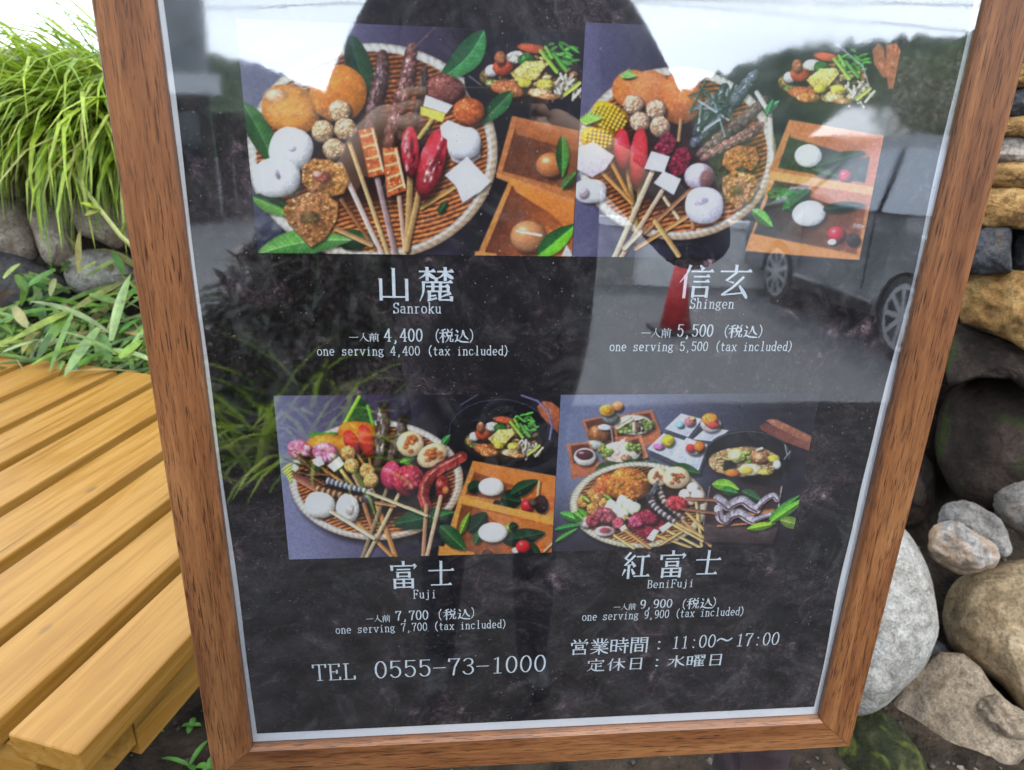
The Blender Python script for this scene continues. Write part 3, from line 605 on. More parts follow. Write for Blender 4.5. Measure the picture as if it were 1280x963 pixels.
        e(-17, -20, 12, 8, (214, 204, 190), nz=.35, sc=3); e(4, -31, 19, 6, (200, 84, 44), rot=.15); e(-4, -17, 11, 8, (44, 100, 36), nz=.3)
        e(-28, 18, 21, 9, (192, 104, 58), nz=.3, rot=.1); e(-22, 24, 16, 7, (205, 120, 60), nz=.35)
        for q in range(26):
            a = random.uniform(0, 6.28); rr = random.random() ** .6; x = 36 + 20 * rr * math.cos(a); y = -24 + 17 * rr * math.sin(a); g = random.uniform(.7, 1.35)
            s.Lf(cx + x * k, cy + y * k, cx + (x + random.uniform(6, 14)) * k, cy + (y + random.uniform(-6, 10)) * k, 5 * k, (72 * g, 158 * g, 48 * g), drop=.2)
        s.S(cx + 14 * k, cy - 28 * k, cx + 34 * k, cy - 2 * k, 5 * k, (150, 205, 60)); s.S(cx + 30 * k, cy - 24 * k, cx + 46 * k, cy - 4 * k, 4.5 * k, (96, 176, 58)); s.S(cx + 20 * k, cy - 33 * k, cx + 28 * k, cy - 20 * k, 4 * k, (120, 190, 60))
        s.P([(cx + x * k, cy + y * k) for x, y in ((-24, 0), (-6, -15), (16, -16), (20, -8), (6, 8), (-16, 10))], (232, 216, 120), (214, 190, 92), nz=.25, sc=3, drop=.4)
        e(-6, 12, 9, 6, (214, 196, 60), nz=.2)
        for q in range(34):
            a = random.uniform(0, 6.28); rr = random.random() ** .6; x = 40 + 22 * rr * math.cos(a); y = 13 + 14 * rr * math.sin(a); g = random.uniform(.75, 1.1)
            s.S(cx + x * k, cy + y * k, cx + (x + random.uniform(-7, 9)) * k, cy + (y + random.uniform(4, 12)) * k, 3.4 * k, (236 * g, 222 * g, 200 * g), drop=.35)
        e(19, 14, 11, 8, (214, 190, 70), nz=.35, sc=3); e(14, 24, 15, 6, (214, 178, 120), nz=.35); e(26, 29, 14, 4, (190, 130, 80), nz=.3)
        s.S(cx + 44 * k, cy + 26 * k, cx + 62 * k, cy + 12 * k, 5 * k, (196, 214, 80)); s.S(cx + 56 * k, cy + 30 * k, cx + 68 * k, cy + 16 * k, 4 * k, (220, 220, 180))
    def build(s, seed):
        G = s.c.reshape(s.nv + 1, s.nu + 1, 3)
        for _ in range(1):
            Q = np.pad(G, ((1, 1), (1, 1), (0, 0)), 'edge'); G = (Q[1:-1, 1:-1] * 2 + Q[:-2, 1:-1] + Q[2:, 1:-1] + Q[1:-1, :-2] + Q[1:-1, 2:]) / 6
        s.c = G.reshape(-1, 3)
        lum = s.c.mean(1, keepdims=True); i_ = np.arange(len(s.x)); fine = vn(s.x, s.y, 1.7, seed + 50) * .6 + vn(s.x, s.y, 3.6, seed + 70) * .4
        s.c = lum + (s.c - lum) * .84; q_ = np.clip((lum[:, 0] - 40) / 100, 0, 1) * np.clip((s.r - .05) * 4.5, .04, 1)
        s.c = s.c * (1 + (.62 * (fine - .5) * q_)[:, None]); sp_ = np.clip((fine - .70) / .1, 0, 1) * q_; s.c = s.c + (sp_ * 60)[:, None]
        s.c = (s.c - 96) * 1.10 + 98
        g = s.tex(np.arange(len(s.x)), .10, 2.4); col = np.minimum(lin(np.clip(s.c * g[:, None], 3, 250)) * PG, .78)
        n1 = s.nu + 1; i = np.arange(s.nu)[None] + np.arange(s.nv)[:, None] * n1; q = np.stack([i, i + 1, i + 1 + n1, i + n1], -1).reshape(-1).astype(np.int32)
        me = bpy.data.meshes.new('food_picture'); N = len(s.x); me.vertices.add(N); co = np.zeros((N, 3), np.float32); co[:, 0] = s.uu; co[:, 1] = s.vv; co[:, 2] = .0005
        me.vertices.foreach_set('co', co.ravel()); nf = len(q) // 4; me.loops.add(len(q)); me.loops.foreach_set('vertex_index', q); me.polygons.add(nf)
        me.polygons.foreach_set('loop_start', np.arange(0, len(q), 4, dtype=np.int32)); me.polygons.foreach_set('loop_total', np.full(nf, 4, np.int32)); me.update(calc_edges=True)
        a = me.color_attributes.new('print', 'FLOAT_COLOR', 'POINT'); cc = np.ones((N, 4), np.float32); cc[:, :3] = col; a.data.foreach_set('color', cc.ravel())
        o = bpy.data.objects.new('food_picture', me); C.objects.link(o); me.materials.append(PHOTO); return on_board(o)
PG = 1.10
def smoothp(pts):
    P_ = [pts[0]] + list(pts) + [pts[-1]]; o = []
    for i in range(1, len(P_) - 2):
        for k in range(4):
            t = k / 4; a, b, c, d = P_[i - 1], P_[i], P_[i + 1], P_[i + 2]; o.append(tuple(.5 * (2 * b[j] + (c[j] - a[j]) * t + (2 * a[j] - 5 * b[j] + 4 * c[j] - d[j]) * t * t + (3 * b[j] - a[j] - 3 * c[j] + d[j]) * t ** 3) for j in (0, 1)))
    return o + [pts[-1]]
def lerp3(a, b, q): return np.array(a, float)[None] * (1 - q[:, None]) + np.array(b, float)[None] * q[:, None]
WT = (234, 233, 238); TAN = (205, 165, 118); PNK = (206, 172, 158)
# --- upper left picture
p = Print(.0477, .2968, .4905, .6555)
def b1(x, y):
    c = lerp3((98, 93, 130), (42, 32, 52), np.clip((x - 420) / 170, 0, 1)); q = np.clip((y - 200) / 110, 0, 1) * (x < 420); c = c * (1 - q[:, None]) + np.array([44, 48, 70.])[None] * q[:, None]
    q = np.clip((x - 560) / 30, 0, 1)[:, None]; return c * (1 - q) + np.array([26, 24, 32.])[None] * q
p.bgd(b1); p.tray(465, 190, 157, 136, 11)
p.E(655, 100, 74, 50, (30, 28, 36), drop=0, nz=.1, sh=.1); p.S(586, 95, 612, 114, 1.6, (120, 120, 135), drop=0); p.pot(662, 92, 1.0)
p.E(455, 200, 96, 62, (48, 26, 18), drop=0, nz=.5, sc=12, aa=30, sh=0)
p.Lf(303, 128, 346, 214, 30, (52, 104, 46), (40, 84, 40), bend=-3); p.Lf(316, 246, 372, 268, 24, (36, 70, 34), (90, 150, 50)); p.Lf(438, 44, 472, 136, 32, (36, 74, 44), (24, 56, 40), bend=4)
p.Lf(605, 39, 548, 100, 34, (60, 140, 74), (30, 92, 52), (150, 210, 150), bend=-7); p.Lf(640, 115, 600, 156, 22, (48, 110, 60), (30, 80, 46), (210, 170, 120)); p.Lf(548, 268, 560, 250, 10, (40, 80, 40)); p.Lf(420, 300, 470, 300, 26, (40, 84, 40))
p.E(363, 137, 38, 31, (214, 128, 46), rot=.25, nz=.13, sc=9, sh=.25); p.E(423, 118, 36, 36, (216, 126, 34), rot=.9, nz=.13, sc=9, sh=.25); p.E(345, 120, 14, 9, (228, 170, 140), drop=0, aa=6, nz=.1); p.E(362, 140, 25, 18, (226, 150, 62), drop=0, aa=9, nz=.1, sh=0)
p.fish(478, 72, 464, 160, 19, (92, 62, 56), (190, 150, 160)); p.fish(514, 66, 488, 178, 20, (116, 74, 66), (224, 158, 158)); p.fish(530, 90, 520, 155, 12, (70, 52, 46), (110, 90, 80))
p.S(515, 64, 544, 34, 2.4, (110, 80, 80), 1.2, drop=0)
p.S(436, 176, 485, 317, 5.5, (206, 166, 112)); p.S(425, 205, 477, 317, 6.5, (222, 186, 176)); p.S(472, 224, 494, 317, 7, (164, 138, 140)); p.S(499, 246, 507, 317, 5.5, (196, 160, 138)); p.S(427, 250, 468, 310, 5, (150, 96, 56)); p.S(420, 286, 464, 306, 6, (196, 146, 90)); p.S(571, 232, 526, 260, 5.5, (190, 146, 74))
p.E(364, 187, 27, 27, WT, p=2.4, sh=.34, nz=.05, rot=.3); p.E(346, 222, 30, 25, WT, p=2.3, sh=.34, nz=.06, rot=-.1); p.E(365, 186, 5, 3.5, (180, 170, 200), drop=0, aa=3); p.E(347, 218, 3, 6, (150, 128, 160), drop=0, aa=3, rot=-.3)
p.nuts([(425, 139), (404, 165), (418, 187), (432, 162)], 14.5)
p.fried([(378, 208), (392, 198), (412, 200), (430, 208), (437, 224), (430, 242), (410, 247), (388, 242), (378, 228)], (200, 132, 60)); p.E(403, 222, 11, 7, (150, 70, 50), nz=.4, drop=0, aa=4); p.E(397, 218, 6, 4, (230, 160, 150), drop=0, aa=3)
p.Lf(322, 318, 440, 300, 34, (104, 168, 76), (70, 130, 60), (230, 230, 190), bend=-6)
p.fried([(353, 262), (366, 248), (384, 241), (406, 242), (423, 254), (421, 275), (407, 298), (389, 309), (377, 297), (361, 280)], (190, 124, 66)); p.E(388, 272, 12, 8, (112, 86, 44), nz=.4, drop=0, aa=4)
for q in ([(448, 163), (468, 159), (481, 218), (461, 222)], [(478, 185), (497, 184), (508, 238), (484, 247)]):
    p.P(q, (222, 104, 44), (196, 88, 44), nz=.4, sc=5, drop=.6); (a, b), (c, d), (e, f), (g, h) = q
    for t in (.12, .35, .6, .86): p.S(a + (g - a) * t + 3, b + (h - b) * t, c + (e - c) * t - 3, d + (f - d) * t, 3.5, (236, 176, 116), drop=0)
    p.S(c - 2, d + 3, e - 2, f - 4, 3, (238, 200, 160), drop=0)
p.S(513, 218, 509, 312, 7.5, (178, 142, 84)); p.S(524, 240, 508, 312, 7, (186, 146, 88))
p.E(513, 190, 11.5, 32, (206, 44, 62), nz=.12, sh=.5, hi=60, rot=-.04); p.E(540, 204, 16, 46, (208, 46, 60), nz=.14, sh=.5, hi=60, rot=.28)
for x, y, h, a in ((509, 188, 22, -.04), (545, 196, 30, .28), (536, 206, 26, .28)):
    for q in range(9):
        t = random.uniform(-h, h); p.E(x - t * math.sin(a) + random.uniform(-2.5, 2.5), y + t * math.cos(a), random.uniform(1, 2.4), random.uniform(3, 7), (240, 150, 150), rot=a, drop=0, aa=2.2, nz=.3)
    for q in range(7):
        t = random.uniform(-h, h); p.E(x + 7 - t * math.sin(a) + random.uniform(-2.5, 2.5), y + t * math.cos(a), random.uniform(1, 2), random.uniform(3, 8), (130, 18, 34), rot=a, drop=0, aa=2.5, nz=.3)
p.E(557, 111, 24, 18, (136, 72, 62), rot=.2, nz=.35, sc=5, hi=30); p.E(587, 140, 20, 18, (196, 92, 42), nz=.25, sc=5, hi=26)
p.S(540, 150, 524, 172, 5, (196, 176, 92)); p.P([(532, 119), (566, 132), (558, 142), (529, 133)], (230, 232, 240), drop=.5, nz=.05); p.P([(526, 133), (557, 142), (553, 153), (525, 143)], (222, 214, 84), nz=.1)
p.P([(550, 158), (560, 150), (583, 160), (578, 172), (560, 176), (552, 170)], (226, 228, 240), drop=.5, nz=.05)
p.P([(560, 190), (600, 176), (601, 196), (586, 208), (566, 202)], (190, 176, 186), nz=.06, drop=.5); p.E(580, 179, 21, 20, (232, 232, 242), p=2.6, nz=.04, sh=.32); p.P([(556, 219), (584, 196), (595, 208), (614, 227), (600, 240), (578, 254), (570, 233)], (228, 230, 242), (206, 206, 226), nz=.05, drop=.5)
p.boxtray([(640, 145), (726, 164), (722, 258), (620, 218)], [(646, 152), (724, 172), (720, 240), (628, 214)], (205, 122, 62), (104, 58, 38), (140, 78, 48)); p.P([(642, 147), (724, 165), (724, 190), (646, 168)], (196, 112, 58), (160, 88, 46), nz=.08)
p.P([(621, 216), (718, 250), (717, 260), (620, 222)], (216, 136, 72), nz=.08)
p.E(688, 207, 18, 16, (196, 116, 62), nz=.06, sh=.45, hi=110); p.Lf(703, 170, 703, 222, 17, (74, 140, 56), (36, 84, 36)); p.Lf(702, 236, 722, 214, 13, (80, 120, 60))
p.boxtray([(637, 224), (718, 256), (718, 324), (594, 324)], [(640, 232), (717, 262), (717, 320), (604, 320)], (222, 142, 62), (104, 52, 32), (206, 108, 42)); p.P([(637, 224), (718, 255), (718, 296), (690, 268), (645, 240)], (232, 142, 52), (208, 112, 40), nz=.08); p.P([(594, 314), (620, 317), (622, 324), (592, 324)], (222, 146, 70))
p.E(660, 296, 22, 20, (204, 136, 84), nz=.05, sh=.4, hi=90); p.S(646, 288, 676, 294, 3.4, (246, 214, 186), drop=0); p.Lf(672, 320, 720, 280, 25, (36, 96, 40), (112, 200, 40)); p.P([(702, 320), (708, 306), (716, 320)], (220, 222, 240))
p.build(1)
# --- upper right picture
p = Print(.2972, .5436, .4905, .6625)
p.bgd(lambda x, y: lerp3((95, 91, 128), (34, 34, 46), np.clip((x - 735) / 130, 0, 1)))
p.tray(845, 192, 125, 108, 10); p.E(850, 205, 92, 62, (46, 26, 20), drop=0, nz=.5, sc=12, aa=26, sh=0)
p.E(1035, 105, 72, 52, (24, 24, 32), drop=0, nz=.1, sh=.1); p.pot(1030, 100, .92)
p.S(1046, 56, 1078, 82, 2, (150, 155, 170), drop=0); p.S(1078, 82, 1087, 112, 2, (150, 155, 170), drop=0)
p.P([(1090, 62), (1098, 54), (1104, 60), (1110, 95), (1104, 98), (1092, 80)], (170, 96, 66), nz=.15); p.P([(1107, 56), (1120, 54), (1127, 66), (1122, 84), (1120, 110), (1110, 112), (1107, 84)], (186, 104, 70), (160, 84, 56), nz=.15)
p.E(790, 112, 26, 24, (214, 120, 50), nz=.12, sh=.2); p.E(812, 112, 26, 24, (216, 130, 70), nz=.1, sh=.2); p.E(850, 122, 27, 33, (212, 116, 50), nz=.14, sc=8, sh=.3); p.S(851, 150, 848, 176, 4, (180, 140, 90))
for x0, y0, rx, ry, a in ((762, 147, 24, 17, .5), (748, 173, 22, 13, .15)):
    p.E(x0, y0, rx, ry, (236, 168, 22), rot=a, p=3, nz=.1, hi=20)
    for r in range(-4, 5):
        for c in range(-3, 4):
            dx, dy = r * 5, c * 4.6
            if (dx / rx) ** 2 + (dy / ry) ** 2 < .8: p.E(x0 + dx * math.cos(a) - dy * math.sin(a), y0 + dx * math.sin(a) + dy * math.cos(a), 2.2, 2.0, (250, 196, 44), drop=.35, nz=.05, sh=.6)
for q in range(9): p.Lf(732, 156, 724 + q * 4, 138 + abs(q - 4) * 2, 5, (150, 210, 80)); p.Lf(783, 98, 774 + q * 3, 86 + abs(q - 4) * 2, 4, (130, 200, 100))
p.fish(940, 96, 872, 176, 17, (88, 96, 112), (190, 196, 214)); p.fish(952, 128, 880, 190, 15, (112, 84, 78), (170, 140, 140)); p.fish(948, 158, 884, 196, 13, (160, 104, 96), (230, 170, 160)); p.fish(905, 110, 872, 165, 14, (50, 60, 62), (130, 150, 150))
for q in range(20): p.S(random.uniform(870, 920), random.uniform(100, 150), random.uniform(860, 920), random.uniform(110, 175), 3, random.choice([(120, 140, 150), (40, 56, 60), (70, 90, 84), (170, 180, 190)]), drop=.2)
p.nuts([(792, 131), (820, 138), (800, 153), (825, 159)], 13, (198, 160, 130))
p.S(784, 212, 797, 290, 5.5, (184, 146, 84)); p.S(800, 228, 798, 262, 5.5, (176, 142, 84)); p.S(764, 203, 790, 252, 5, (206, 140, 60)); p.S(753, 216, 790, 254, 5, (206, 146, 76)); p.S(829, 246, 850, 276, 4.5, (226, 190, 150)); p.S(865, 236, 866, 284, 5, (186, 126, 76))
p.E(778, 187, 10.5, 27, (206, 40, 56), nz=.12, sh=.5, hi=50, rot=-.05); p.E(798, 198, 11.5, 37, (206, 46, 54), nz=.12, sh=.5, hi=50, rot=.08)
p.fried([(817, 186), (826, 172), (836, 164), (846, 176), (840, 190), (828, 196)], (150, 34, 66)); p.fried([(834, 208), (846, 186), (858, 184), (864, 198), (856, 216), (842, 222)], (146, 30, 58))
p.S(816, 213, 768, 322, 6.5, (226, 190, 156)); p.S(828, 238, 776, 322, 5.5, (220, 180, 150)); p.S(862, 238, 792, 302, 5, (170, 116, 76)); p.S(858, 271, 794, 311, 5, (206, 146, 84)); p.S(819, 277, 848, 319, 6.5, (212, 164, 100)); p.S(780, 310, 800, 290, 6, (230, 200, 170))
p.P([(814, 189), (837, 196), (830, 216), (805, 211)], (236, 238, 244), (216, 216, 230), nz=.03, drop=.6); p.P([(829, 214), (851, 224), (842, 244), (817, 229)], (232, 238, 242), (214, 216, 230), nz=.03, drop=.6)
p.P([(718, 188), (741, 177), (768, 195), (757, 212), (740, 222), (717, 210)], (230, 230, 242), (196, 186, 206), g=(.4, 1), nz=.05, drop=.5); p.E(738, 239, 20, 15, (224, 220, 228), p=2.6, nz=.06, sh=.25); p.E(730, 242, 7, 7, (176, 160, 170), drop=0, aa=3)
p.E(874, 221, 19, 17, (200, 186, 204), nz=.08); p.E(884, 224, 9, 12, (120, 78, 74), drop=0, aa=5); p.E(880, 257, 24, 23, (220, 218, 236), p=2.3, nz=.05, sh=.22); p.E(876, 252, 8, 4, (170, 164, 190), drop=0, aa=4, rot=-.3)
p.fried([(902, 206), (906, 190), (922, 182), (944, 184), (949, 200), (940, 214), (926, 208), (914, 216)], (204, 120, 56)); p.fried([(903, 222), (918, 213), (942, 219), (949, 232), (938, 250), (922, 262), (908, 250), (902, 236)], (206, 136, 72)); p.E(920, 238, 8, 6, (120, 96, 50), drop=0, aa=4, nz=.3)
p.S(962, 140, 966, 212, 6, (220, 206, 186), 5, drop=.3); p.S(946, 116, 962, 142, 6, (214, 210, 206)); p.Lf(956, 140, 974, 126, 10, (80, 180, 110)); p.Lf(958, 144, 966, 124, 8, (60, 150, 90))
p.boxtray([(986, 150), (1106, 170), (1092, 238), (960, 216)], [(990, 160), (1100, 180), (1088, 230), (972, 210)], (206, 128, 70), (44, 50, 40), (70, 62, 48)); p.P([(986, 150), (1106, 170), (1102, 194), (1076, 198), (988, 172)], (210, 130, 76), (184, 104, 56), nz=.08)
p.E(1010, 195, 17, 14.5, (232, 236, 238), nz=.03, sh=.25); p.Lf(1020, 208, 1082, 190, 18, (50, 78, 46)); p.Lf(1014, 212, 1050, 222, 12, (60, 90, 50)); p.E(1056, 220, 8, 8, (206, 50, 60), hi=120); p.E(1078, 216, 8, 8, (60, 70, 60)); p.P([(1092, 172), (1106, 171), (1090, 236), (1080, 232)], (206, 112, 70), nz=.08)
p.boxtray([(965, 216), (1093, 236), (1077, 324), (932, 312)], [(968, 226), (1086, 244), (1070, 318), (942, 292)], (216, 140, 72), (44, 44, 34), (150, 80, 48)); p.P([(962, 214), (1094, 234), (1092, 246), (962, 224)], (232, 164, 94), nz=.06); p.P([(1010, 232), (1090, 244), (1086, 262), (1040, 256), (1012, 246)], (196, 112, 64), nz=.08); p.P([(938, 292), (1078, 322), (1077, 326), (931, 314)], (222, 144, 72), nz=.06)
for q in range(8): p.Lf(958 + q * 4, 246 + random.uniform(-8, 20), 986 + q * 4, 240 + random.uniform(-6, 26), 14, (random.randint(40, 90), random.randint(90, 150), 44))
p.Lf(940, 262, 966, 284, 16, (110, 190, 70)); p.E(1011, 267, 21, 16, (230, 236, 242), nz=.03, sh=.25, rot=-.15); p.Lf(1028, 262, 1082, 256, 14, (40, 66, 42)); p.E(1045, 293, 11, 10, (208, 44, 60), hi=120); p.E(1040, 303, 6, 4, (236, 232, 228)); p.E(1066, 300, 9, 8, (60, 50, 44), nz=.4)
p.build(2)
# --- lower left picture
p = Print(.0492, .2938, .2074, .3700)
def b3(x, y):
    q = np.clip((x - 350) / 130 - (y - 600) / 400, 0, 1); c = lerp3((128, 130, 164), (70, 56, 88), q); r = np.clip((x - 470) / 80, 0, 1)[:, None]; return c * (1 - r) + np.array([20, 17, 24.])[None] * r
p.bgd(b3); p.tray(470, 600, 109, 75, 7, pitch=4.6); p.E(480, 600, 76, 50, (40, 24, 18), drop=0, nz=.5, sc=9, aa=22, sh=0)
p.E(624, 540, 64, 42, (14, 13, 20), drop=0, nz=.1, sh=.1)
for a0 in range(10): a = math.pi * (.98 + a0 * .1); b = a + .32; p.S(624 + 63 * math.cos(a), 540 + 41 * math.sin(a), 624 + 63 * math.cos(b), 540 + 41 * math.sin(b), 1.1, (70, 66, 100), drop=0)
p.pot(628, 548, .74); p.S(576, 506, 600, 491, 1.8, (84, 78, 110), drop=0)
for (a, b, c, d) in ((652, 494, 672, 501), (672, 501, 685, 514), (685, 514, 690, 532), (690, 532, 687, 549)): p.S(a, b, c, d, 2.6, (112, 110, 160), drop=0)
p.P([(671, 508), (679, 501), (690, 503), (701, 512), (701, 545), (690, 534), (676, 520)], (190, 98, 52), (150, 72, 44), nz=.15)
for (a, b, c, d) in ((672, 501, 685, 514), (685, 514, 690, 532), (690, 532, 687, 549)): p.S(a, b, c, d, 2.6, (112, 110, 160), drop=0)
p.P([(449, 495), (459, 505), (466, 520), (468, 538), (450, 540), (429, 532), (436, 514)], (34, 76, 44), (60, 110, 50), nz=.2, drop=.3); p.S(449, 496, 430, 531, 4.5, (156, 214, 50), drop=0); p.S(460, 507, 468, 537, 4, (112, 180, 50), drop=0); p.P([(386, 541), (421, 540), (420, 548), (392, 552)], (70, 140, 50), nz=.2)
p.E(446, 540, 24, 14, (230, 128, 30), nz=.12, sh=.25); p.E(411, 556, 29, 13, (224, 146, 44), nz=.12, sh=.25)
p.fish(478, 512, 474, 578, 17, (96, 74, 60), (196, 180, 176)); p.P([(473, 503), (489, 504), (484, 516), (476, 516)], (60, 44, 38), nz=.3); p.fish(503, 524, 491, 572, 13, (88, 66, 54), (180, 160, 156)); p.P([(499, 516), (514, 520), (506, 530), (500, 528)], (50, 36, 32), nz=.3)
p.E(440, 553, 9, 17, (206, 38, 40), rot=-.45, sh=.5, hi=40); p.E(458, 553, 9.5, 23, (206, 44, 36), rot=-.25, sh=.5, hi=40); p.S(462, 574, 466, 596, 3.5, (180, 130, 60)); p.S(447, 568, 458, 584, 3.5, (180, 130, 60))
def meat(x, y, rx, ry, c=(228, 110, 142)):
    p.E(x, y, rx, ry, c, nz=.35, sc=3.5, rot=.2)
    for _ in range(9): a = random.uniform(0, 6.28); p.E(x + rx * .6 * math.cos(a), y + ry * .6 * math.sin(a), rx * .28, ry * .16, (min(255, c[0] * 1.12), c[1] * 1.45, c[2] * 1.3), rot=a, drop=.15, nz=.1)
meat(375, 562, 16, 12); meat(407, 566, 16, 13, (224, 112, 156))
p.P([(390, 575), (401, 570), (406, 580), (395, 585)], (236, 232, 214), nz=.04, drop=.5); p.P([(409, 582), (424, 570), (431, 580), (418, 590)], (232, 232, 212), nz=.04, drop=.5)
p.S(404, 586, 428, 602, 4, (190, 130, 66)); p.S(427, 588, 446, 612, 4, (184, 150, 76)); p.nuts([(435.5, 567), (440, 582), (459, 589), (464, 601)], 10, (206, 154, 84)); p.S(442, 594, 450, 610, 4, (190, 140, 100)); p.S(465, 612, 470, 622, 4, (220, 190, 140))
for q in range(22): p.S(random.uniform(368, 392), random.uniform(566, 596), random.uniform(392, 412), random.uniform(586, 606), 2.4, random.choice([(50, 34, 28), (90, 60, 44), (130, 84, 64), (36, 28, 24)]), drop=.2)
p.prawn([(410, 601), (436, 609), (464, 615)], 9, (170, 176, 192), (84, 84, 92)); p.S(362, 590, 396, 608, 7, (140, 76, 56), 8); p.S(375, 600, 396, 612, 7, (176, 108, 84)); p.prawn([(397, 612), (430, 620), (462, 626)], 10, (186, 140, 96), (84, 56, 40)); p.E(461, 624, 10, 6, (70, 62, 70), rot=.3, hi=60); p.S(353, 572, 374, 582, 1.2, (70, 66, 84), drop=0)
for q in range(6): p.Lf(352 + q * 2, 588 + q * 3, 366, 578 + q * 4, 4, (200, 214, 90), drop=.1)
p.Lf(492, 655, 572, 640, 24, (40, 84, 50), (30, 66, 40)); p.Lf(540, 648, 566, 640, 10, (60, 120, 60)); p.Lf(500, 578, 520, 572, 9, (90, 170, 50)); p.Lf(552, 556, 563, 543, 9, (60, 150, 70)); p.E(515, 610, 40, 16, (20, 22, 18), drop=0, aa=10, nz=.3)
p.S(472, 632, 495, 697, 6, (208, 138, 66)); p.S(444, 650, 489, 694, 5, (206, 138, 70)); p.S(455, 630, 466, 662, 5, (176, 116, 70)); p.S(484, 610, 453, 697, 4.5, (150, 128, 92)); p.S(499, 617, 458, 697, 4.5, (206, 176, 130)); p.S(460, 615, 536, 645, 4.2, (230, 196, 150)); p.S(470, 628, 494, 632, 4, (186, 130, 80))
p.E(400, 631, 19, 16, (234, 230, 224), p=2.3, nz=.06, sh=.3, rot=.2); p.E(434, 636, 15, 18, (230, 226, 220), nz=.12, sh=.35); p.E(437, 636, 5, 7, (200, 184, 176), drop=0, aa=4); p.S(414, 639, 467, 672, 5, (232, 206, 170))
p.E(489, 594, 13, 18, (206, 56, 94), nz=.18, rot=.1, hi=20); p.E(511, 601, 20, 20, (180, 46, 66), nz=.3, sc=5, hi=26); meat(513, 600, 15, 14, (180, 48, 66))
def oni(x, y, rx, ry, rot):
    p.E(x, y, rx, ry, (236, 204, 156), rot=rot, nz=.08, sh=.3)
    for _ in range(12): a = random.uniform(0, 6.28); q = random.uniform(.1, .62); p.E(x + rx * q * math.cos(a), y + ry * q * math.sin(a), rx * .2, ry * .17, (190, 96, 38), drop=0, aa=2.5, nz=.2)
oni(513, 555, 17, 16, 0); oni(540, 569, 20, 14, -.5)
sq = [(577, 571), (564, 578), (550, 585), (538, 595), (531, 608), (529, 620), (533, 632)]
for k in range(6): p.S(*sq[k], *sq[k + 1], 14, (150, 50, 42), nz=.35)
for k in range(6): p.S(sq[k][0] - 2, sq[k][1] - 2, sq[k + 1][0] - 2, sq[k + 1][1] - 2, 3, (206, 104, 92), drop=0, nz=.5)
p.E(553, 610, 9, 16, (150, 46, 40), nz=.4, hi=60); p.E(557, 613, 4, 5, (214, 120, 60), drop=0, aa=2)
p.S(533, 632, 529, 694, 5, (196, 140, 96)); p.S(551, 621, 534, 694, 5, (222, 176, 140)); p.S(510, 634, 533, 644, 4, (226, 196, 150))
p.boxtray([(591, 576), (700, 596), (698, 652), (574, 622)], [(595, 584), (700, 604), (697, 640), (582, 618)], (216, 140, 58), (120, 60, 28), (226, 112, 34)); p.P([(591, 576), (700, 597), (699, 622), (640, 606), (594, 590)], (210, 126, 48), (222, 124, 40), nz=.08)
p.Lf(584, 612, 606, 604, 16, (26, 54, 34)); p.Lf(626, 622, 652, 628, 26, (26, 58, 34)); p.Lf(638, 618, 673, 600, 18, (34, 72, 40)); p.Lf(628, 628, 616, 638, 16, (34, 70, 40)); p.E(614, 608.5, 16, 11.5, (238, 236, 226), nz=.02, sh=.3); p.S(672, 620, 674, 602, 3, (230, 180, 130)); p.E(676, 630, 9, 11, (50, 24, 20), nz=.3); p.E(659, 632, 8, 8, (206, 30, 44), hi=120, nz=.05); p.E(666, 628, 6, 5, (90, 66, 50), nz=.3)
p.boxtray([(574, 621), (696, 648), (694, 706), (548, 706)], [(577, 630), (692, 656), (690, 704), (560, 704)], (222, 150, 56), (126, 66, 30), (220, 108, 34)); p.P([(574, 620), (697, 648), (697, 658), (575, 628)], (226, 158, 60), nz=.06); p.P([(600, 636), (694, 660), (692, 682), (640, 668)], (204, 116, 44), nz=.08); p.P([(549, 682), (592, 690), (600, 704), (546, 704)], (216, 142, 56), nz=.06)
p.Lf(585, 664, 608, 640, 26, (24, 56, 32), bend=3); p.Lf(575, 668, 587, 640, 9, (120, 170, 50)); p.Lf(550, 657, 582, 688, 22, (40, 92, 44), (34, 78, 40), (150, 200, 80)); p.Lf(594, 680, 602, 660, 12, (46, 100, 50)); p.Lf(630, 670, 640, 652, 9, (150, 180, 60)); p.Lf(628, 676, 682, 666, 22, (32, 64, 36)); p.Lf(636, 660, 648, 656, 12, (30, 60, 34)); p.Lf(656, 676, 678, 700, 14, (30, 62, 36))
p.E(616, 665.5, 18, 12.5, (240, 240, 238), nz=.02, sh=.25); p.E(645, 688, 5, 4, (236, 234, 224)); p.E(654, 683, 9.5, 8, (212, 34, 40), hi=110, nz=.05); p.E(609, 692, 7, 5, (90, 34, 24), nz=.3); p.S(680, 688, 697, 672, 3, (232, 184, 130))
p.build(3)
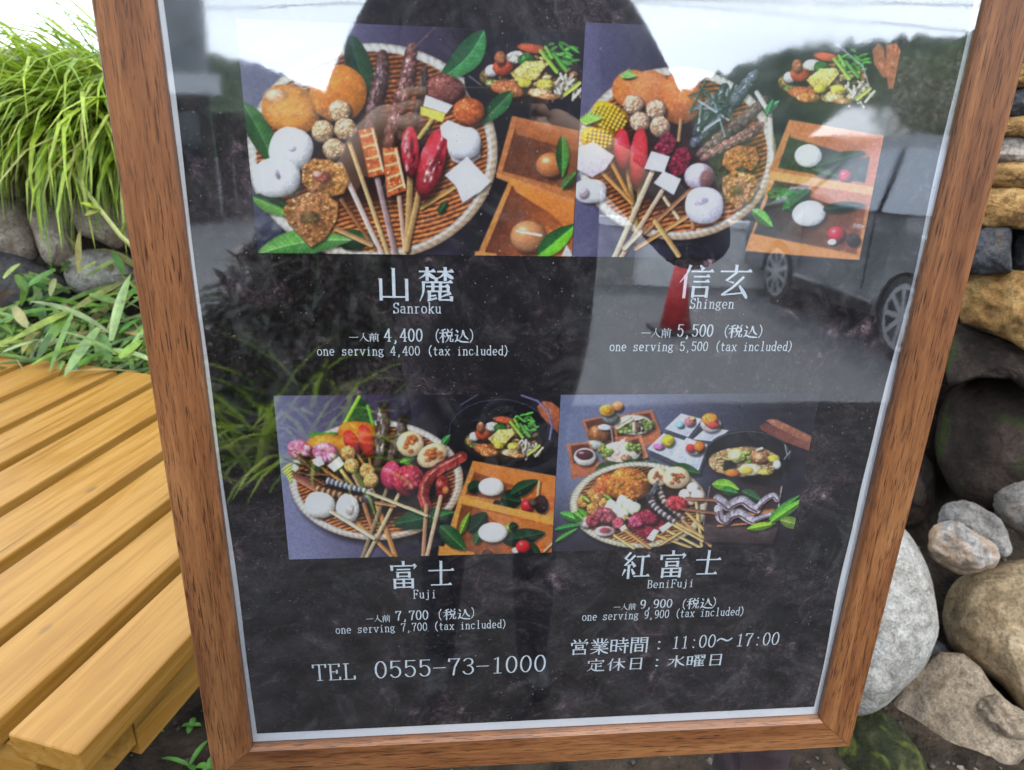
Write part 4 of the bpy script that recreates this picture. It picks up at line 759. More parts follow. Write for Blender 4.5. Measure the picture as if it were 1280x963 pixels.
# --- lower right picture
p = Print(.2942, .5312, .2084, .3690)
def b4(x, y):
    q = np.clip((x - 760) / 200 + (y - 560) / 500, 0, 1); c = lerp3((108, 116, 150), (44, 40, 52), q); r = np.clip((y - 600) / 80, 0, 1)[:, None] * .8; return c * (1 - r) + np.array([42, 34, 42.])[None] * r
p.bgd(b4)
def wbox(outer, inner, front=None):
    p.P(outer, (196, 116, 78), (172, 92, 58), nz=.08, drop=.6); p.P(inner, (104, 54, 38), (70, 38, 30), nz=.15)
    if front: p.P(front, (198, 112, 72), (180, 98, 60), nz=.1)
wbox([(727, 525), (762, 519), (778, 560), (738, 556)], [(731, 527), (760, 521), (772, 552), (740, 548)])
p.E(748, 543, 14, 12, (146, 86, 44), nz=.2, hi=50); p.E(757, 534, 10, 4, (224, 226, 236), nz=.05); p.E(742, 556, 12, 6, (190, 196, 186), nz=.1); p.S(764, 534, 766, 552, 2.5, (150, 120, 120))
wbox([(764, 521), (815, 512), (826, 539), (770, 550)], [(768, 523), (812, 516), (819, 537), (772, 546)], [(768, 547), (826, 538), (824, 552), (800, 560), (770, 560)])
p.E(792, 531, 24, 12.5, (214, 216, 192), nz=.06, sh=.2)
def greens(x, y, rx, ry, n=16):
    for _ in range(n):
        a = random.uniform(0, 6.28); q = random.random() ** .5; g = random.uniform(.75, 1.25); p.E(x + rx * q * math.cos(a), y + ry * q * math.sin(a), 2.6, 2, (132 * g, 160 * g, 66 * g), drop=.25, nz=.1)
greens(782, 536, 9, 7); greens(808, 532, 8, 7)
for q in range(12): p.S(random.uniform(790, 800), random.uniform(522, 530), random.uniform(790, 802), random.uniform(532, 542), 3, random.choice([(226, 196, 176), (176, 136, 110), (236, 220, 206)]))
p.S(772, 534, 790, 523, 4, (214, 190, 160)); p.S(794, 524, 802, 522, 3, (230, 214, 206))
p.E(763, 523, 11, 7, (110, 116, 118), nz=.15); p.E(759, 513, 10, 7.5, (236, 176, 60), nz=.1); p.E(759, 513, 6, 4.5, (242, 150, 24), drop=0, aa=2); p.E(772, 508, 7, 6.5, (206, 132, 64), nz=.15)
wbox([(746, 560), (800, 543), (810, 572), (756, 578)], [(750, 562), (798, 548), (804, 570), (758, 574)]); p.P([(798, 543), (802, 544), (810, 571), (804, 574)], (214, 134, 92), nz=.05)
p.E(776, 565, 25, 13, (222, 220, 200), nz=.06, sh=.2); greens(757, 563, 8, 8, 20); greens(792, 560, 9, 7, 20); p.P([(762, 575), (776, 550), (782, 547), (778, 562), (770, 577)], (232, 214, 206), (206, 170, 160), nz=.15); p.E(782, 572, 7, 4, (196, 144, 110), nz=.3)
wbox([(708, 555), (736, 552), (750, 580), (713, 582)], [(713, 557), (735, 555), (746, 576), (717, 579)], [(713, 581), (750, 577), (750, 592), (714, 599)])
p.E(731, 571, 14, 11, (224, 220, 214), nz=.04, sh=.25); p.E(731, 568.5, 11, 6.5, (84, 32, 42), drop=0, aa=1.5); p.E(727, 566, 4, 1.6, (170, 130, 160), drop=0, aa=1.5)
for q in ([(851, 517), (877, 524), (860, 546), (831, 536)], [(829, 542), (857, 551), (839, 574), (809, 561)], [(884, 534), (910, 538), (896, 552), (866, 549)], [(858, 547), (884, 556), (873, 588), (838, 574)]):
    p.P([(x + 1, y + 6) for x, y in q], (72, 74, 92), nz=.06, drop=.4); p.P(q, (206, 212, 226), (182, 190, 212), nz=.04, edge=1.3, edgecol=(232, 236, 244))
p.E(862, 527, 7, 6, (206, 120, 130), nz=.3, sc=2.5); p.E(866, 523, 3, 2.5, (230, 190, 90)); p.E(850, 531, 5, 4, (130, 190, 214), nz=.1); p.E(835, 551, 8, 7.5, (222, 196, 40), nz=.25, sc=2.5); p.E(823, 558, 7, 4, (206, 110, 176), nz=.2)
p.E(888, 530, 13, 10, (206, 190, 190), nz=.1, sh=.2); p.E(887, 524, 10, 8, (236, 140, 40), nz=.2); p.E(891, 531, 8, 4, (206, 60, 54), nz=.2); p.E(868, 560, 12, 9, (206, 184, 182), nz=.1); p.E(863, 560, 6, 5, (206, 50, 54)); p.E(874, 558, 7, 6.5, (232, 120, 40))
for a in ((744, 588, 776, 580, 15, (44, 84, 44)), (776, 592, 796, 574, 18, (34, 78, 44)), (746, 588, 774, 590, 9, (70, 130, 60)), (798, 590, 824, 578, 15, (40, 96, 50)), (812, 588, 828, 582, 14, (50, 110, 54)), (804, 592, 808, 575, 9, (60, 160, 70)), (838, 584, 876, 592, 17, (40, 84, 40)), (740, 606, 752, 596, 10, (40, 80, 50))): p.Lf(*a)
p.tray(798, 631, 86, 54, 6, rimcol=(226, 224, 200), tan=(206, 180, 130), weave=(186, 122, 64), pitch=3.8); p.E(800, 628, 64, 38, (50, 32, 24), drop=0, nz=.5, sc=8, aa=18, sh=0)
p.E(757, 610, 15, 18, (196, 94, 40), nz=.3, sc=4, rot=.4); p.E(785, 606, 28, 21, (208, 118, 38), nz=.32, sc=5, rot=.1)
for _ in range(26): a = random.uniform(0, 6.28); q = random.random() ** .5; p.E(785 + 24 * q * math.cos(a), 606 + 17 * q * math.sin(a), 3, 2, (random.randint(180, 236), random.randint(100, 150), 50), drop=0, aa=2.5)
p.P([(733, 615), (742, 606), (744, 618), (736, 622)], (206, 142, 66), nz=.2)
def oni2(x, y, rx, ry):
    p.E(x, y, rx, ry, (236, 206, 164), nz=.06, sh=.3)
    for _ in range(11): a = random.uniform(0, 6.28); q = random.uniform(.1, .6); p.E(x + rx * q * math.cos(a), y + ry * q * math.sin(a), rx * .17, ry * .16, (176, 92, 50), drop=.1, aa=1.5, nz=.2)
oni2(822, 596, 13, 12); oni2(845, 597, 17, 14)
p.E(856, 619, 8, 8, (238, 214, 196), hi=10, nz=.05); p.E(866, 610, 8, 7, (240, 220, 206), nz=.05); p.E(872, 620, 9, 8, (236, 212, 194), nz=.05); p.E(862, 627, 7, 5, (232, 200, 180), nz=.05)
p.nuts([(729, 628), (746, 624), (756, 630), (741.5, 636)], 8.2, (196, 132, 62)); p.Lf(726, 620, 738, 628, 5, (150, 200, 60)); p.Lf(754, 618, 766, 626, 5, (120, 180, 60)); p.Lf(722, 636, 736, 650, 10, (90, 160, 40))
for x, y in ((777, 627), (785, 632), (793, 636), (763, 633), (771, 639), (778, 644)): p.E(x, y, 6.5, 8.5, (216, 228, 192), rot=.5, p=3.2, nz=.04, sh=.35)
p.S(781, 645, 792, 651, 3.5, (200, 150, 80))
p.prawn([(812, 618), (816, 631), (828, 642), (845, 653)], 9.5, (178, 170, 176), (84, 74, 80), 9); p.prawn([(824, 611), (829, 626), (842, 638), (856, 650)], 8.5, (176, 156, 150), (96, 76, 70), 9); p.fish(820, 606, 812, 622, 8, (60, 56, 60), (150, 150, 160))
meat(846, 629, 14, 9, (206, 52, 62)); p.P([(792, 641), (809, 636), (831, 653), (809, 677), (784, 657)], (166, 40, 70), (140, 30, 52), nz=.4, sc=3, drop=.6); meat(795, 652, 10, 8, (196, 64, 104)); meat(812, 648, 12, 8, (150, 34, 60))
meat(756, 645, 14, 11, (164, 62, 78)); p.E(733, 653, 9, 7, (222, 196, 196), nz=.2); meat(741, 651, 9, 8, (160, 52, 66)); p.E(756, 664, 13, 6.5, (232, 206, 208), nz=.1); p.E(756, 663, 8, 3.5, (170, 76, 84), drop=0, aa=2); meat(773, 654, 8, 8, (180, 70, 90)); p.P([(774, 660), (781, 655), (784, 661), (777, 665)], (228, 224, 196), nz=.05)
p.P([(823, 660), (836, 652), (840, 657), (828, 666)], (228, 228, 214), nz=.03, drop=.4); p.P([(808, 673), (817, 661), (824, 663), (816, 677)], (230, 230, 216), nz=.03, drop=.4)
for q in ((854, 651, 888, 682, 4), (870, 627, 877, 682, 3.6), (846, 654, 883, 673, 4), (821, 669, 863, 684, 3.4), (834, 663, 875, 684, 3.4), (768, 669, 792, 685, 3.6), (782, 663, 812, 685, 4), (840, 655, 878, 676, 3.2), (858, 640, 886, 668, 4), (826, 680, 852, 664, 3)): p.S(*q[:5], random.choice([(214, 170, 96), (224, 186, 116), (196, 146, 84)]))
for a in ((700, 641, 728, 652, 11, (90, 180, 70)), (693, 662, 728, 655, 8, (50, 140, 60)), (694, 677, 722, 660, 6, (80, 160, 60)), (716, 640, 730, 650, 8, (110, 180, 60))): p.Lf(*a)
p.E(934, 569, 54, 31, (36, 36, 40), nz=.1, sh=.15, hi=14)
for a0 in range(20): a = math.pi * (.95 + a0 * .055); b = a + .18; p.S(934 + 53 * math.cos(a), 569 + 30 * math.sin(a), 934 + 53 * math.cos(b), 569 + 30 * math.sin(b), 1.3, (84, 82, 92), drop=0)
p.E(930, 577, 44, 19, (176, 138, 92), nz=.35, sc=3, drop=0, sh=.1)
for _ in range(40): x = random.uniform(892, 966); y = 577 + random.uniform(-14, 14) * math.sqrt(max(0, 1 - ((x - 930) / 42) ** 2)); p.S(x, y, x + random.uniform(4, 11), y + random.uniform(-3, 3), 2, random.choice([(226, 206, 160), (206, 176, 120), (190, 150, 96)]), drop=.3)
p.E(920, 570, 10, 9, (224, 222, 128), nz=.08); p.E(920, 570, 7, 6, (236, 232, 160), drop=0, aa=2); greens(934, 572, 8, 8, 14); p.P([(905, 576), (914, 575), (922, 582), (914, 588), (903, 588)], (36, 46, 38), nz=.15, drop=.4); p.E(915, 591, 9, 5, (228, 120, 40), nz=.08)
p.E(938, 587, 15, 7.5, (232, 222, 186), nz=.08); p.E(933, 588, 8, 4.5, (236, 190, 50), drop=0, aa=2); p.E(950, 571, 12, 8, (186, 122, 80), nz=.25, sc=2.5); p.E(949, 571, 6, 4, (222, 176, 130), drop=0, aa=2); p.E(967, 573, 8, 5, (226, 204, 70), nz=.15); p.E(971, 581, 5, 6, (206, 226, 216), nz=.05); p.E(957, 590, 10, 4, (206, 180, 80), nz=.3); p.S(946, 562, 952, 560, 3, (230, 226, 220))
p.S(981, 556, 984, 569, 1.4, (180, 182, 190), drop=0); p.S(988, 564, 980, 574, 1.4, (150, 152, 160), drop=0)
p.P([(949, 533), (956, 528), (1020, 556), (1022, 564), (1012, 564), (982, 553), (952, 538)], (120, 66, 58), (140, 80, 68), nz=.12, drop=.4); p.P([(957, 526), (962, 524), (971, 524.5), (1024, 550), (1022, 557), (1000, 549), (966, 532)], (178, 112, 88), (160, 98, 74), nz=.12)
p.P([(887, 607), (977, 607), (972, 658), (878, 655)], (58, 42, 44), (70, 46, 42), nz=.15, drop=.5); p.P([(879, 655), (972, 659), (966, 680), (880, 677)], (86, 66, 66), (62, 48, 50), nz=.1, drop=.5); p.S(879, 656, 887, 608, 1, (150, 140, 150), drop=0); p.S(972, 640, 977, 608, 1.6, (160, 150, 160), drop=0, nz=.5)
p.Lf(890, 605, 924, 612, 15, (134, 196, 56), (96, 160, 50), bend=-2); p.Lf(902, 612, 922, 616, 12, (60, 130, 60)); p.Lf(927, 614, 952, 626, 14, (50, 96, 56))
p.S(897, 657, 950, 653, 2.6, (190, 120, 74)); p.S(936, 642, 966, 638, 5, (186, 116, 64))
def squid(pts, w):
    pts = smoothp(pts)
    for k in range(len(pts) - 1): p.S(*pts[k], *pts[k + 1], w, (178, 168, 186), nz=.35); p.S(pts[k][0], pts[k][1] - w * .2, pts[k + 1][0], pts[k + 1][1] - w * .2, w * .35, (226, 224, 240), drop=0)
    for k in range(len(pts) - 1): p.S(pts[k][0], pts[k][1] + w * .35, pts[k + 1][0], pts[k + 1][1] + w * .35, w * .18, (96, 64, 74), drop=0)
squid([(897, 623), (904, 628), (910, 633), (918, 628), (928, 625), (938, 632), (946, 636)], 11); squid([(948, 633), (956, 624), (966, 619), (971, 624)], 7); squid([(898, 636), (900, 646), (908, 650), (914, 644), (924, 641), (934, 647), (940, 650)], 11); squid([(942, 650), (952, 646), (962, 643)], 6)
p.S(858, 623, 894, 625, 3.4, (166, 104, 78)); p.S(853, 636, 893, 641, 3.6, (150, 96, 74))
for a in ((934, 661, 970, 654, 10, (146, 206, 44)), (961, 650, 999, 619, 11, (70, 150, 50)), (962, 653, 1009, 621, 11, (120, 200, 50))): p.Lf(*a)
p.Lf(975, 650, 1005, 657, 15, (122, 150, 58), (104, 132, 50))
p.build(4)

# ---------------------------------------------------------------- lettering: strokes drawn with a broad pen (thin across, thick down)
def arc(cx, cy, rx, ry, a0, a1, n=14): return [(cx + rx * math.cos(R(a0 + (a1 - a0) * k / n)), cy + ry * math.sin(R(a0 + (a1 - a0) * k / n))) for k in range(n + 1)]
def hz(x0, y, x1): return ('h', [(x0, y), (x1, y)])
def vt(x, y0, y1): return ('v', [(x, y0), (x, y1)])
def ln(*p): return ('l', list(p))
def lf(*p): return ('f', list(p))                                    # sweep to the left, ends thin
def rt(*p): return ('r', list(p))                                    # sweep to the right, swells
def dt(*p): return ('d', list(p))
def bx(x0, y0, x1, y1): return [vt(x0, y0, y1 + 3), ('b', [(x0, y0), (x1, y0)]), vt(x1, y0, y1 + 3), ('b', [(x0, y1), (x1, y1)])]
def tree(x0, x1, y0, yb, bar): cx = (x0 + x1) / 2; return [hz(x0, bar, x1), vt(cx, y0, yb), lf((cx - 1, bar + 1), (cx - (x1 - x0) * .18, bar + (yb - bar) * .45), (x0, yb - 4)), rt((cx + 1, bar + 2), (cx + (x1 - x0) * .2, bar + (yb - bar) * .45), (x1, yb - 5))]
MAN = [lf((30, 4), (22, 26), (4, 52)), vt(20, 34, 97)]
KOU = lambda a, b, c, d: bx(a, b, c, d)
TOMI = [vt(50, 1, 12), vt(10, 16, 30), hz(10, 16, 92), lf((92, 17), (86, 28)), ('b', [(28, 29), (72, 29)])] + bx(30, 40, 70, 54) + bx(19, 65, 81, 94) + [('b', [(19, 79), (81, 79)]), vt(50, 65, 94)]
SHI = [hz(8, 36, 94), vt(50, 4, 88), hz(16, 89, 86)]
K = {
 '山': [vt(50, 6, 86), vt(13, 36, 94), ('b', [(13, 86), (87, 86)]), vt(87, 36, 95)],
 '士': SHI, '富': TOMI,
 '紅': [ln((26, 3), (10, 24), (22, 30)), ln((42, 14), (10, 50), (38, 46)), dt((34, 36), (44, 52)), vt(25, 50, 97), lf((12, 66), (4, 86)), dt((36, 64), (44, 80)), hz(50, 18, 94), vt(72, 18, 89), hz(45, 90, 99)],
 '信': MAN + [dt((60, 3), (68, 12)), hz(36, 20, 99), hz(45, 35, 90), hz(45, 50, 90)] + bx(46, 66, 87, 92),
 '玄': [vt(50, 2, 17), hz(5, 19, 96), ln((52, 22), (24, 46), (46, 52)), ln((74, 36), (46, 66), (16, 88)), ('b', [(16, 89), (82, 82)]), rt((66, 62), (80, 80), (92, 98))],
 '麓': tree(2, 46, 2, 36, 12) + tree(54, 98, 2, 36, 12) + [vt(50, 32, 42), hz(10, 43, 95), lf((13, 43), (12, 72), (2, 98)), hz(22, 55, 86), vt(84, 55, 70), ('b', [(26, 69), (84, 69)]), vt(40, 43, 69), vt(62, 43, 69), vt(30, 73, 94), ('b', [(30, 83), (48, 81)]), ln((26, 96), (50, 89)), vt(60, 73, 92), ('b', [(60, 94), (94, 94)]), lf((90, 75), (62, 86)), vt(94, 86, 95)],
 '一': [hz(8, 50, 94)], '人': [lf((48, 6), (40, 50), (6, 94)), rt((48, 34), (66, 70), (97, 94))],
 '前': [dt((27, 3), (36, 16)), lf((72, 3), (62, 18)), hz(4, 21, 97), vt(14, 34, 96), ('b', [(14, 34), (48, 34)]), vt(48, 34, 96), ('b', [(14, 52), (48, 52)]), ('b', [(14, 69), (48, 69)]), vt(67, 36, 76), vt(88, 30, 96)],
 '税': [lf((42, 4), (12, 15)), hz(3, 30, 50), vt(27, 10, 97), lf((26, 32), (18, 54), (3, 70)), rt((28, 40), (44, 58)), dt((58, 3), (65, 16)), lf((92, 3), (80, 18))] + bx(56, 24, 90, 48) + [lf((66, 52), (62, 76), (46, 96)), ln((80, 50), (80, 90), (98, 90), (98, 76))],
 '込': [dt((9, 8), (20, 22)), ln((2, 44), (20, 44), (14, 78)), rt((2, 92), (18, 80), (50, 92), (98, 95)), lf((56, 12), (50, 46), (32, 74)), rt((60, 12), (70, 50), (94, 74))],
 '営': [dt((18, 3), (27, 17)), dt((46, 1), (52, 15)), lf((86, 3), (72, 18)), hz(8, 24, 93), vt(9, 24, 38), lf((93, 25), (86, 38))] + bx(32, 38, 68, 54) + [lf((48, 56), (44, 64))] + bx(20, 66, 82, 93),
 '業': [vt(39, 2, 25), vt(61, 2, 25), dt((15, 7), (25, 22)), lf((86, 6), (74, 23)), hz(4, 27, 96), dt((31, 30), (38, 40)), lf((70, 30), (61, 40)), hz(12, 42, 90), hz(20, 54, 82), hz(4, 67, 97), vt(50, 42, 99), lf((47, 69), (30, 84), (4, 95)), rt((53, 69), (72, 84), (97, 95))],
 '時': bx(6, 14, 34, 82) + [('b', [(6, 47), (34, 47)]), hz(47, 18, 93), vt(69, 3, 36), hz(40, 37, 99), hz(40, 55, 99), vt(82, 42, 97), dt((52, 64), (62, 78))],
 '間': [vt(8, 5, 98), ('b', [(8, 5), (42, 5)]), vt(42, 5, 36), ('b', [(8, 20), (42, 20)]), ('b', [(8, 35), (42, 35)]), vt(58, 5, 36), ('b', [(58, 5), (92, 5)]), ('b', [(58, 20), (92, 20)]), ('b', [(58, 35), (92, 35)]), vt(92, 5, 98)] + bx(31, 48, 69, 88) + [('b', [(31, 67), (69, 67)])],
 '定': [vt(50, 1, 14), vt(9, 17, 32), hz(9, 17, 92), lf((92, 18), (86, 32)), hz(24, 38, 80), vt(51, 38, 90), hz(51, 60, 82), lf((28, 52), (24, 74), (4, 97)), rt((26, 76), (48, 92), (97, 95))],
 '休': MAN + [hz(34, 32, 98), vt(66, 4, 98), lf((65, 34), (54, 58), (34, 80)), rt((67, 34), (80, 60), (99, 80))],
 '日': bx(22, 7, 78, 92) + [('b', [(22, 49), (78, 49)])],
 '水': [vt(50, 3, 96), ln((8, 32), (38, 32)), lf((38, 32), (28, 60), (4, 82)), lf((88, 16), (76, 30), (56, 44)), rt((52, 28), (68, 62), (97, 86))],
 '曜': bx(3, 16, 27, 80) + [('b', [(3, 48), (27, 48)]), ('b', [(37, 6), (62, 6)]), vt(62, 6, 34), dt((42, 14), (50, 20)), ('b', [(70, 6), (96, 6)]), vt(96, 6, 34), dt((76, 14), (84, 20)), lf((60, 22), (40, 32)), lf((94, 22), (72, 32)), lf((50, 36), (34, 60)), vt(46, 50, 98), hz(44, 50, 94), hz(46, 65, 92), hz(46, 79, 92), hz(46, 94, 98), vt(70, 50, 94), dt((68, 37), (73, 49))],
 '〜': [('w', [(6, 58), (16, 46), (30, 42), (48, 50), (64, 58), (80, 54), (94, 42)])],
 '（': [('c', [(88, 2), (70, 26), (66, 50), (70, 74), (88, 98)])], '）': [('c', [(12, 2), (30, 26), (34, 50), (30, 74), (12, 98)])],
}
s_ = lambda x0, y, x1: ('s', [(x0, y), (x1, y)])                     # serif
A = {
 '0': [ln(*arc(25, 50, 17, 38, 0, 360, 26))], '1': [ln((16, 22), (27, 13), (27, 88)), s_(14, 88, 40)],
 '3': [ln((9, 24), *arc(24, 30, 15, 17, 200, 440, 14)[0:13], (22, 47)), ln((22, 48), *arc(24, 67, 17, 20, -80, 160, 14))],
 '4': [ln((33, 12), (33, 88)), ln((33, 12), (5, 64)), ('b', [(5, 64), (46, 64)]), s_(24, 88, 42)],
 '5': [('b', [(12, 13), (42, 13)]), ln((12, 13), (11, 44)), ln((11, 44), *arc(24, 63, 17, 25, -120, 150, 16))],
 '7': [('b', [(8, 13), (43, 13)]), ln((9, 13), (8, 24)), ln((43, 13), (28, 50), (23, 88))],
 '9': [ln(*arc(25, 36, 16, 24, 0, 360, 20)), ln((41, 36), *arc(22, 50, 19, 38, 0, 110, 10))],
 ',': [dt((22, 82), (26, 92), (20, 102))], '-': [('b', [(4, 52), (46, 52)])], ':': [dt((24, 36), (27, 42)), dt((24, 80), (27, 86))],
 '(': [('c', [(42, 4), (28, 26), (24, 52), (28, 78), (42, 100)])], ')': [('c', [(8, 4), (22, 26), (26, 52), (22, 78), (8, 100)])],
 'T': [('b', [(4, 13), (46, 13)]), vt(25, 13, 88), ln((4, 13), (4, 26)), ln((46, 13), (46, 26)), s_(16, 88, 34)],
 'E': [vt(13, 13, 88), ('b', [(6, 13), (42, 13)]), ('b', [(13, 49), (34, 49)]), ('b', [(6, 88), (44, 88)]), ln((42, 13), (42, 25)), ln((44, 76), (44, 88)), ln((34, 42), (34, 56))],
 'L': [vt(15, 13, 88), s_(6, 13, 26), ('b', [(6, 88), (44, 88)]), ln((44, 74), (44, 88))],
 'F': [vt(13, 13, 88), ('b', [(6, 13), (43, 13)]), ('b', [(13, 49), (34, 49)]), ln((43, 13), (43, 26)), ln((34, 42), (34, 56)), s_(5, 88, 24)],
 'S': [ln((41, 26), *arc(25, 31, 15, 18, -40, -260, 12), *arc(25, 68, 16, 20, -70, 160, 14)), ln((41, 12), (41, 28)), ln((8, 72), (8, 90))],
 'B': [vt(13, 13, 88), ln((6, 13), (26, 13), *arc(26, 31, 14, 18, -90, 90, 8), (13, 49)), ln((26, 49), *arc(26, 68, 17, 20, -90, 90, 8), (6, 88))],
 'a': [ln((10, 46), *arc(23, 50, 12, 12, 220, 360, 8), (35, 84), (43, 88)), ln((35, 60), *arc(22, 73, 14, 14, -70, -330, 12))],
 'c': [ln((40, 46), *arc(25, 63, 16, 25, -50, -320, 16))], 'd': [ln(*arc(23, 63, 15, 24, 0, 360, 18)), vt(37, 8, 88), s_(29, 9, 37), s_(37, 88, 46)],
 'e': [('b', [(9, 62), (40, 62)]), ln((40, 62), *arc(25, 63, 16, 25, 0, -310, 18))], 'g': [ln(*arc(22, 54, 13, 16, 0, 360, 16)), ln((34, 42), (45, 38)), ln((14, 68), (12, 76), (34, 80), *arc(25, 91, 17, 12, -40, 220, 12))],
 'h': [vt(13, 8, 88), ln((13, 52), *arc(26, 52, 12, 14, 200, 360, 8), (38, 88)), s_(5, 88, 21), s_(30, 88, 46), s_(5, 9, 13)], 'i': [vt(25, 40, 88), s_(15, 40, 25), s_(14, 88, 37), dt((24, 18), (27, 24))],
 'j': [ln((29, 40), (29, 90), *arc(19, 90, 10, 12, 0, 140, 6)), s_(18, 40, 29), dt((27, 18), (30, 24))], 'k': [vt(13, 8, 88), ln((38, 40), (14, 66)), ln((21, 60), (40, 88)), s_(5, 9, 13), s_(5, 88, 21), s_(30, 40, 45), s_(32, 88, 47)],
 'l': [vt(25, 9, 88), s_(15, 9, 25), s_(14, 88, 37)], 'n': [vt(13, 40, 88), ln((13, 53), *arc(26, 53, 12, 14, 200, 360, 8), (38, 88)), s_(5, 40, 13), s_(5, 88, 21), s_(30, 88, 46)],
 'o': [ln(*arc(25, 63, 17, 25, 0, 360, 20))], 'r': [vt(17, 40, 88), ln((17, 56), *arc(31, 52, 12, 13, 200, 310, 6)), s_(8, 40, 17), s_(8, 88, 30)],
 's': [ln((37, 48), *arc(24, 51, 12, 12, -40, -260, 10), *arc(25, 75, 13, 13, -80, 160, 12)), ln((38, 39), (38, 49)), ln((10, 78), (10, 88))], 't': [ln((23, 22), (23, 78), *arc(33, 78, 10, 10, 180, 60, 6)), ('b', [(10, 40), (40, 40)])],
 'u': [ln((13, 40), (13, 74), *arc(25, 74, 12, 13, 180, 20, 8)), vt(38, 40, 88), s_(5, 40, 13), s_(30, 40, 38), s_(38, 88, 46)], 'v': [ln((9, 40), (25, 88)), ('b', [(41, 40), (25, 88)]), s_(2, 40, 17), s_(33, 40, 48)], 'x': [ln((10, 40), (40, 88)), ('b', [(40, 40), (10, 88)]), s_(4, 40, 17), s_(33, 40, 46), s_(4, 88, 17), s_(33, 88, 46)],
}
def smooth(pts):
    if len(pts) != 3 and len(pts) != 4: return pts
    P = [pts[0]] + list(pts) + [pts[-1]]; o = []
    for i in range(1, len(P) - 2):
        for k in range(7):
            t = k / 7; a, b, c, d = P[i - 1], P[i], P[i + 1], P[i + 2]
            o.append(tuple(.5 * (2 * b[j] + (c[j] - a[j]) * t + (2 * a[j] - 5 * b[j] + 4 * c[j] - d[j]) * t * t + (3 * b[j] - a[j] - 3 * c[j] + d[j]) * t ** 3) for j in (0, 1)))
    return o + [pts[-1]]
def strokes(gl, ox, oy, sx, sy, thick, thin, out):
    """gl strokes in a 100 box, y down; out gets (verts, faces) in board units"""
    for kind, pts in gl:
        V, Fc = out; z = LZ[0]; LZ[0] += 2e-7
        if kind in 'frcw': pts = smooth(pts)
        n = len(pts); tot = n - 1
        if kind == 's': wds = [thin * .9] * n
        elif kind in 'hb': wds = [thin] * n
        elif kind == 'v': wds = [thick] * n
        else:
            wds = []
            for i in range(n):
                a = pts[max(0, i - 1)]; b = pts[min(n - 1, i + 1)]; L = math.hypot(b[0] - a[0], b[1] - a[1]) + 1e-9; dy = abs(b[1] - a[1]) / L; q = i / tot
                w = thin + (thick - thin) * dy ** 1.3
                if kind == 'f': w = thick * (1.02 - .8 * q)
                elif kind == 'r': w = thin * .8 + (thick * 1.25 - thin) * math.sin(math.pi * min(1, .05 + q * .8)) if q < .98 else thin
                elif kind == 'd': w = thick * (.55 + .75 * q)
                elif kind in 'cw': w = thin * 1.2 + (thick - thin) * .5 * math.sin(math.pi * q)
                wds.append(w)
        base = len(V)
        for i, (x, y) in enumerate(pts):
            a = pts[max(0, i - 1)]; b = pts[min(n - 1, i + 1)]; dx, dy = b[0] - a[0], b[1] - a[1]; L = math.hypot(dx, dy) + 1e-9; nx_, ny_ = -dy / L, dx / L; w = wds[i] / 2
            e = 0
            if i == 0: e = -.3
            elif i == n - 1: e = .3
            xx, yy = x + dx / L * w * 2 * e, y + dy / L * w * 2 * e
            for sg in (-1, 1): V.append((ox + (xx + nx_ * w * sg) * sx, oy - (yy + ny_ * w * sg) * sy, z))
        for i in range(n - 1): Fc.append((base + 2 * i, base + 2 * i + 1, base + 2 * i + 3, base + 2 * i + 2))
        if kind == 'h':                                              # the small triangle that ends a level stroke
            x, y = pts[-1]; b0 = len(V); t = thick * .95; zz = z + 1e-7
            for px_, py_ in ((x - t * 1.5, y - thin * .4), (x - t * .35, y - t * .95), (x + t * .45, y + thin * .5)): V.append((ox + px_ * sx, oy - py_ * sy, zz))
            Fc.append((b0, b0 + 1, b0 + 2))
        if kind == 'v' and thick > 6:
            x, y = pts[0]; b0 = len(V); t = thick; zz = z + 1e-7
            for px_, py_ in ((x - t * .9, y - t * .35), (x + t * .5, y - t * .25), (x + t * .5, y + t * .6)): V.append((ox + px_ * sx, oy - py_ * sy, zz))
            Fc.append((b0, b0 + 1, b0 + 2))
LZ = [.0]
def text(s, x0, x1, ybase, ytop, thick=9, thin=4, gap=1.0, label=None):
    """s set between picture columns x0 and x1 (left and right end of the line), baseline and cap height at its middle"""
    xm = (x0 + x1) / 2; u0 = uv((x0, ybase))[0]; u1 = uv((x1, ybase))[0]; vb = uv((xm, ybase))[1]; vtop = uv((xm, ytop))[1]
    kan = any(c in K for c in s); LZ[0] = .0006
    adv = [(100 if c in K else 50) for c in s]; tot = sum(adv) * gap - (gap - 1) * adv[-1]
    sx = (u1 - u0) / tot; out = ([], [])
    if kan: sy = (vtop - vb) / 97.0; top = vb + 97 * sy
    else: sy = (vtop - vb) / 75.0; top = vb + 88 * sy
    x = 0
    for c, a in zip(s, adv):
        g = K.get(c) or A.get(c)
        if g:
            if c in K: strokes(g, u0 + x * sx, top, sx, sy, thick, thin, out)
            else:
                s2 = sy if not kan else (vtop - vb) / 80.0; strokes(g, u0 + x * sx, top if not kan else vb + 90 * s2, sx, s2, thick * .72, thin * .72, out)
        x += a * gap
    o = on_board(mesh_obj('lettering', out[0], out[1], LETTER)); return o
# upper left
text('山麓', 471, 567, 376, 334, 9, 4.6, 1.22); text('Sanroku', 491, 552, 391.5, 379, 11, 7)
text('一人前', 436, 474, 427, 416, 9, 6); text('4,400', 480, 529, 426.5, 411.5, 13, 7); text('（', 536, 550, 428, 411, 9, 6); text('税込', 549, 586, 428, 411, 10, 6, 1.12); text('）', 586, 600, 428, 411, 9, 6)
text('one serving 4,400 (tax included)', 396, 637, 444, 433, 11, 8)
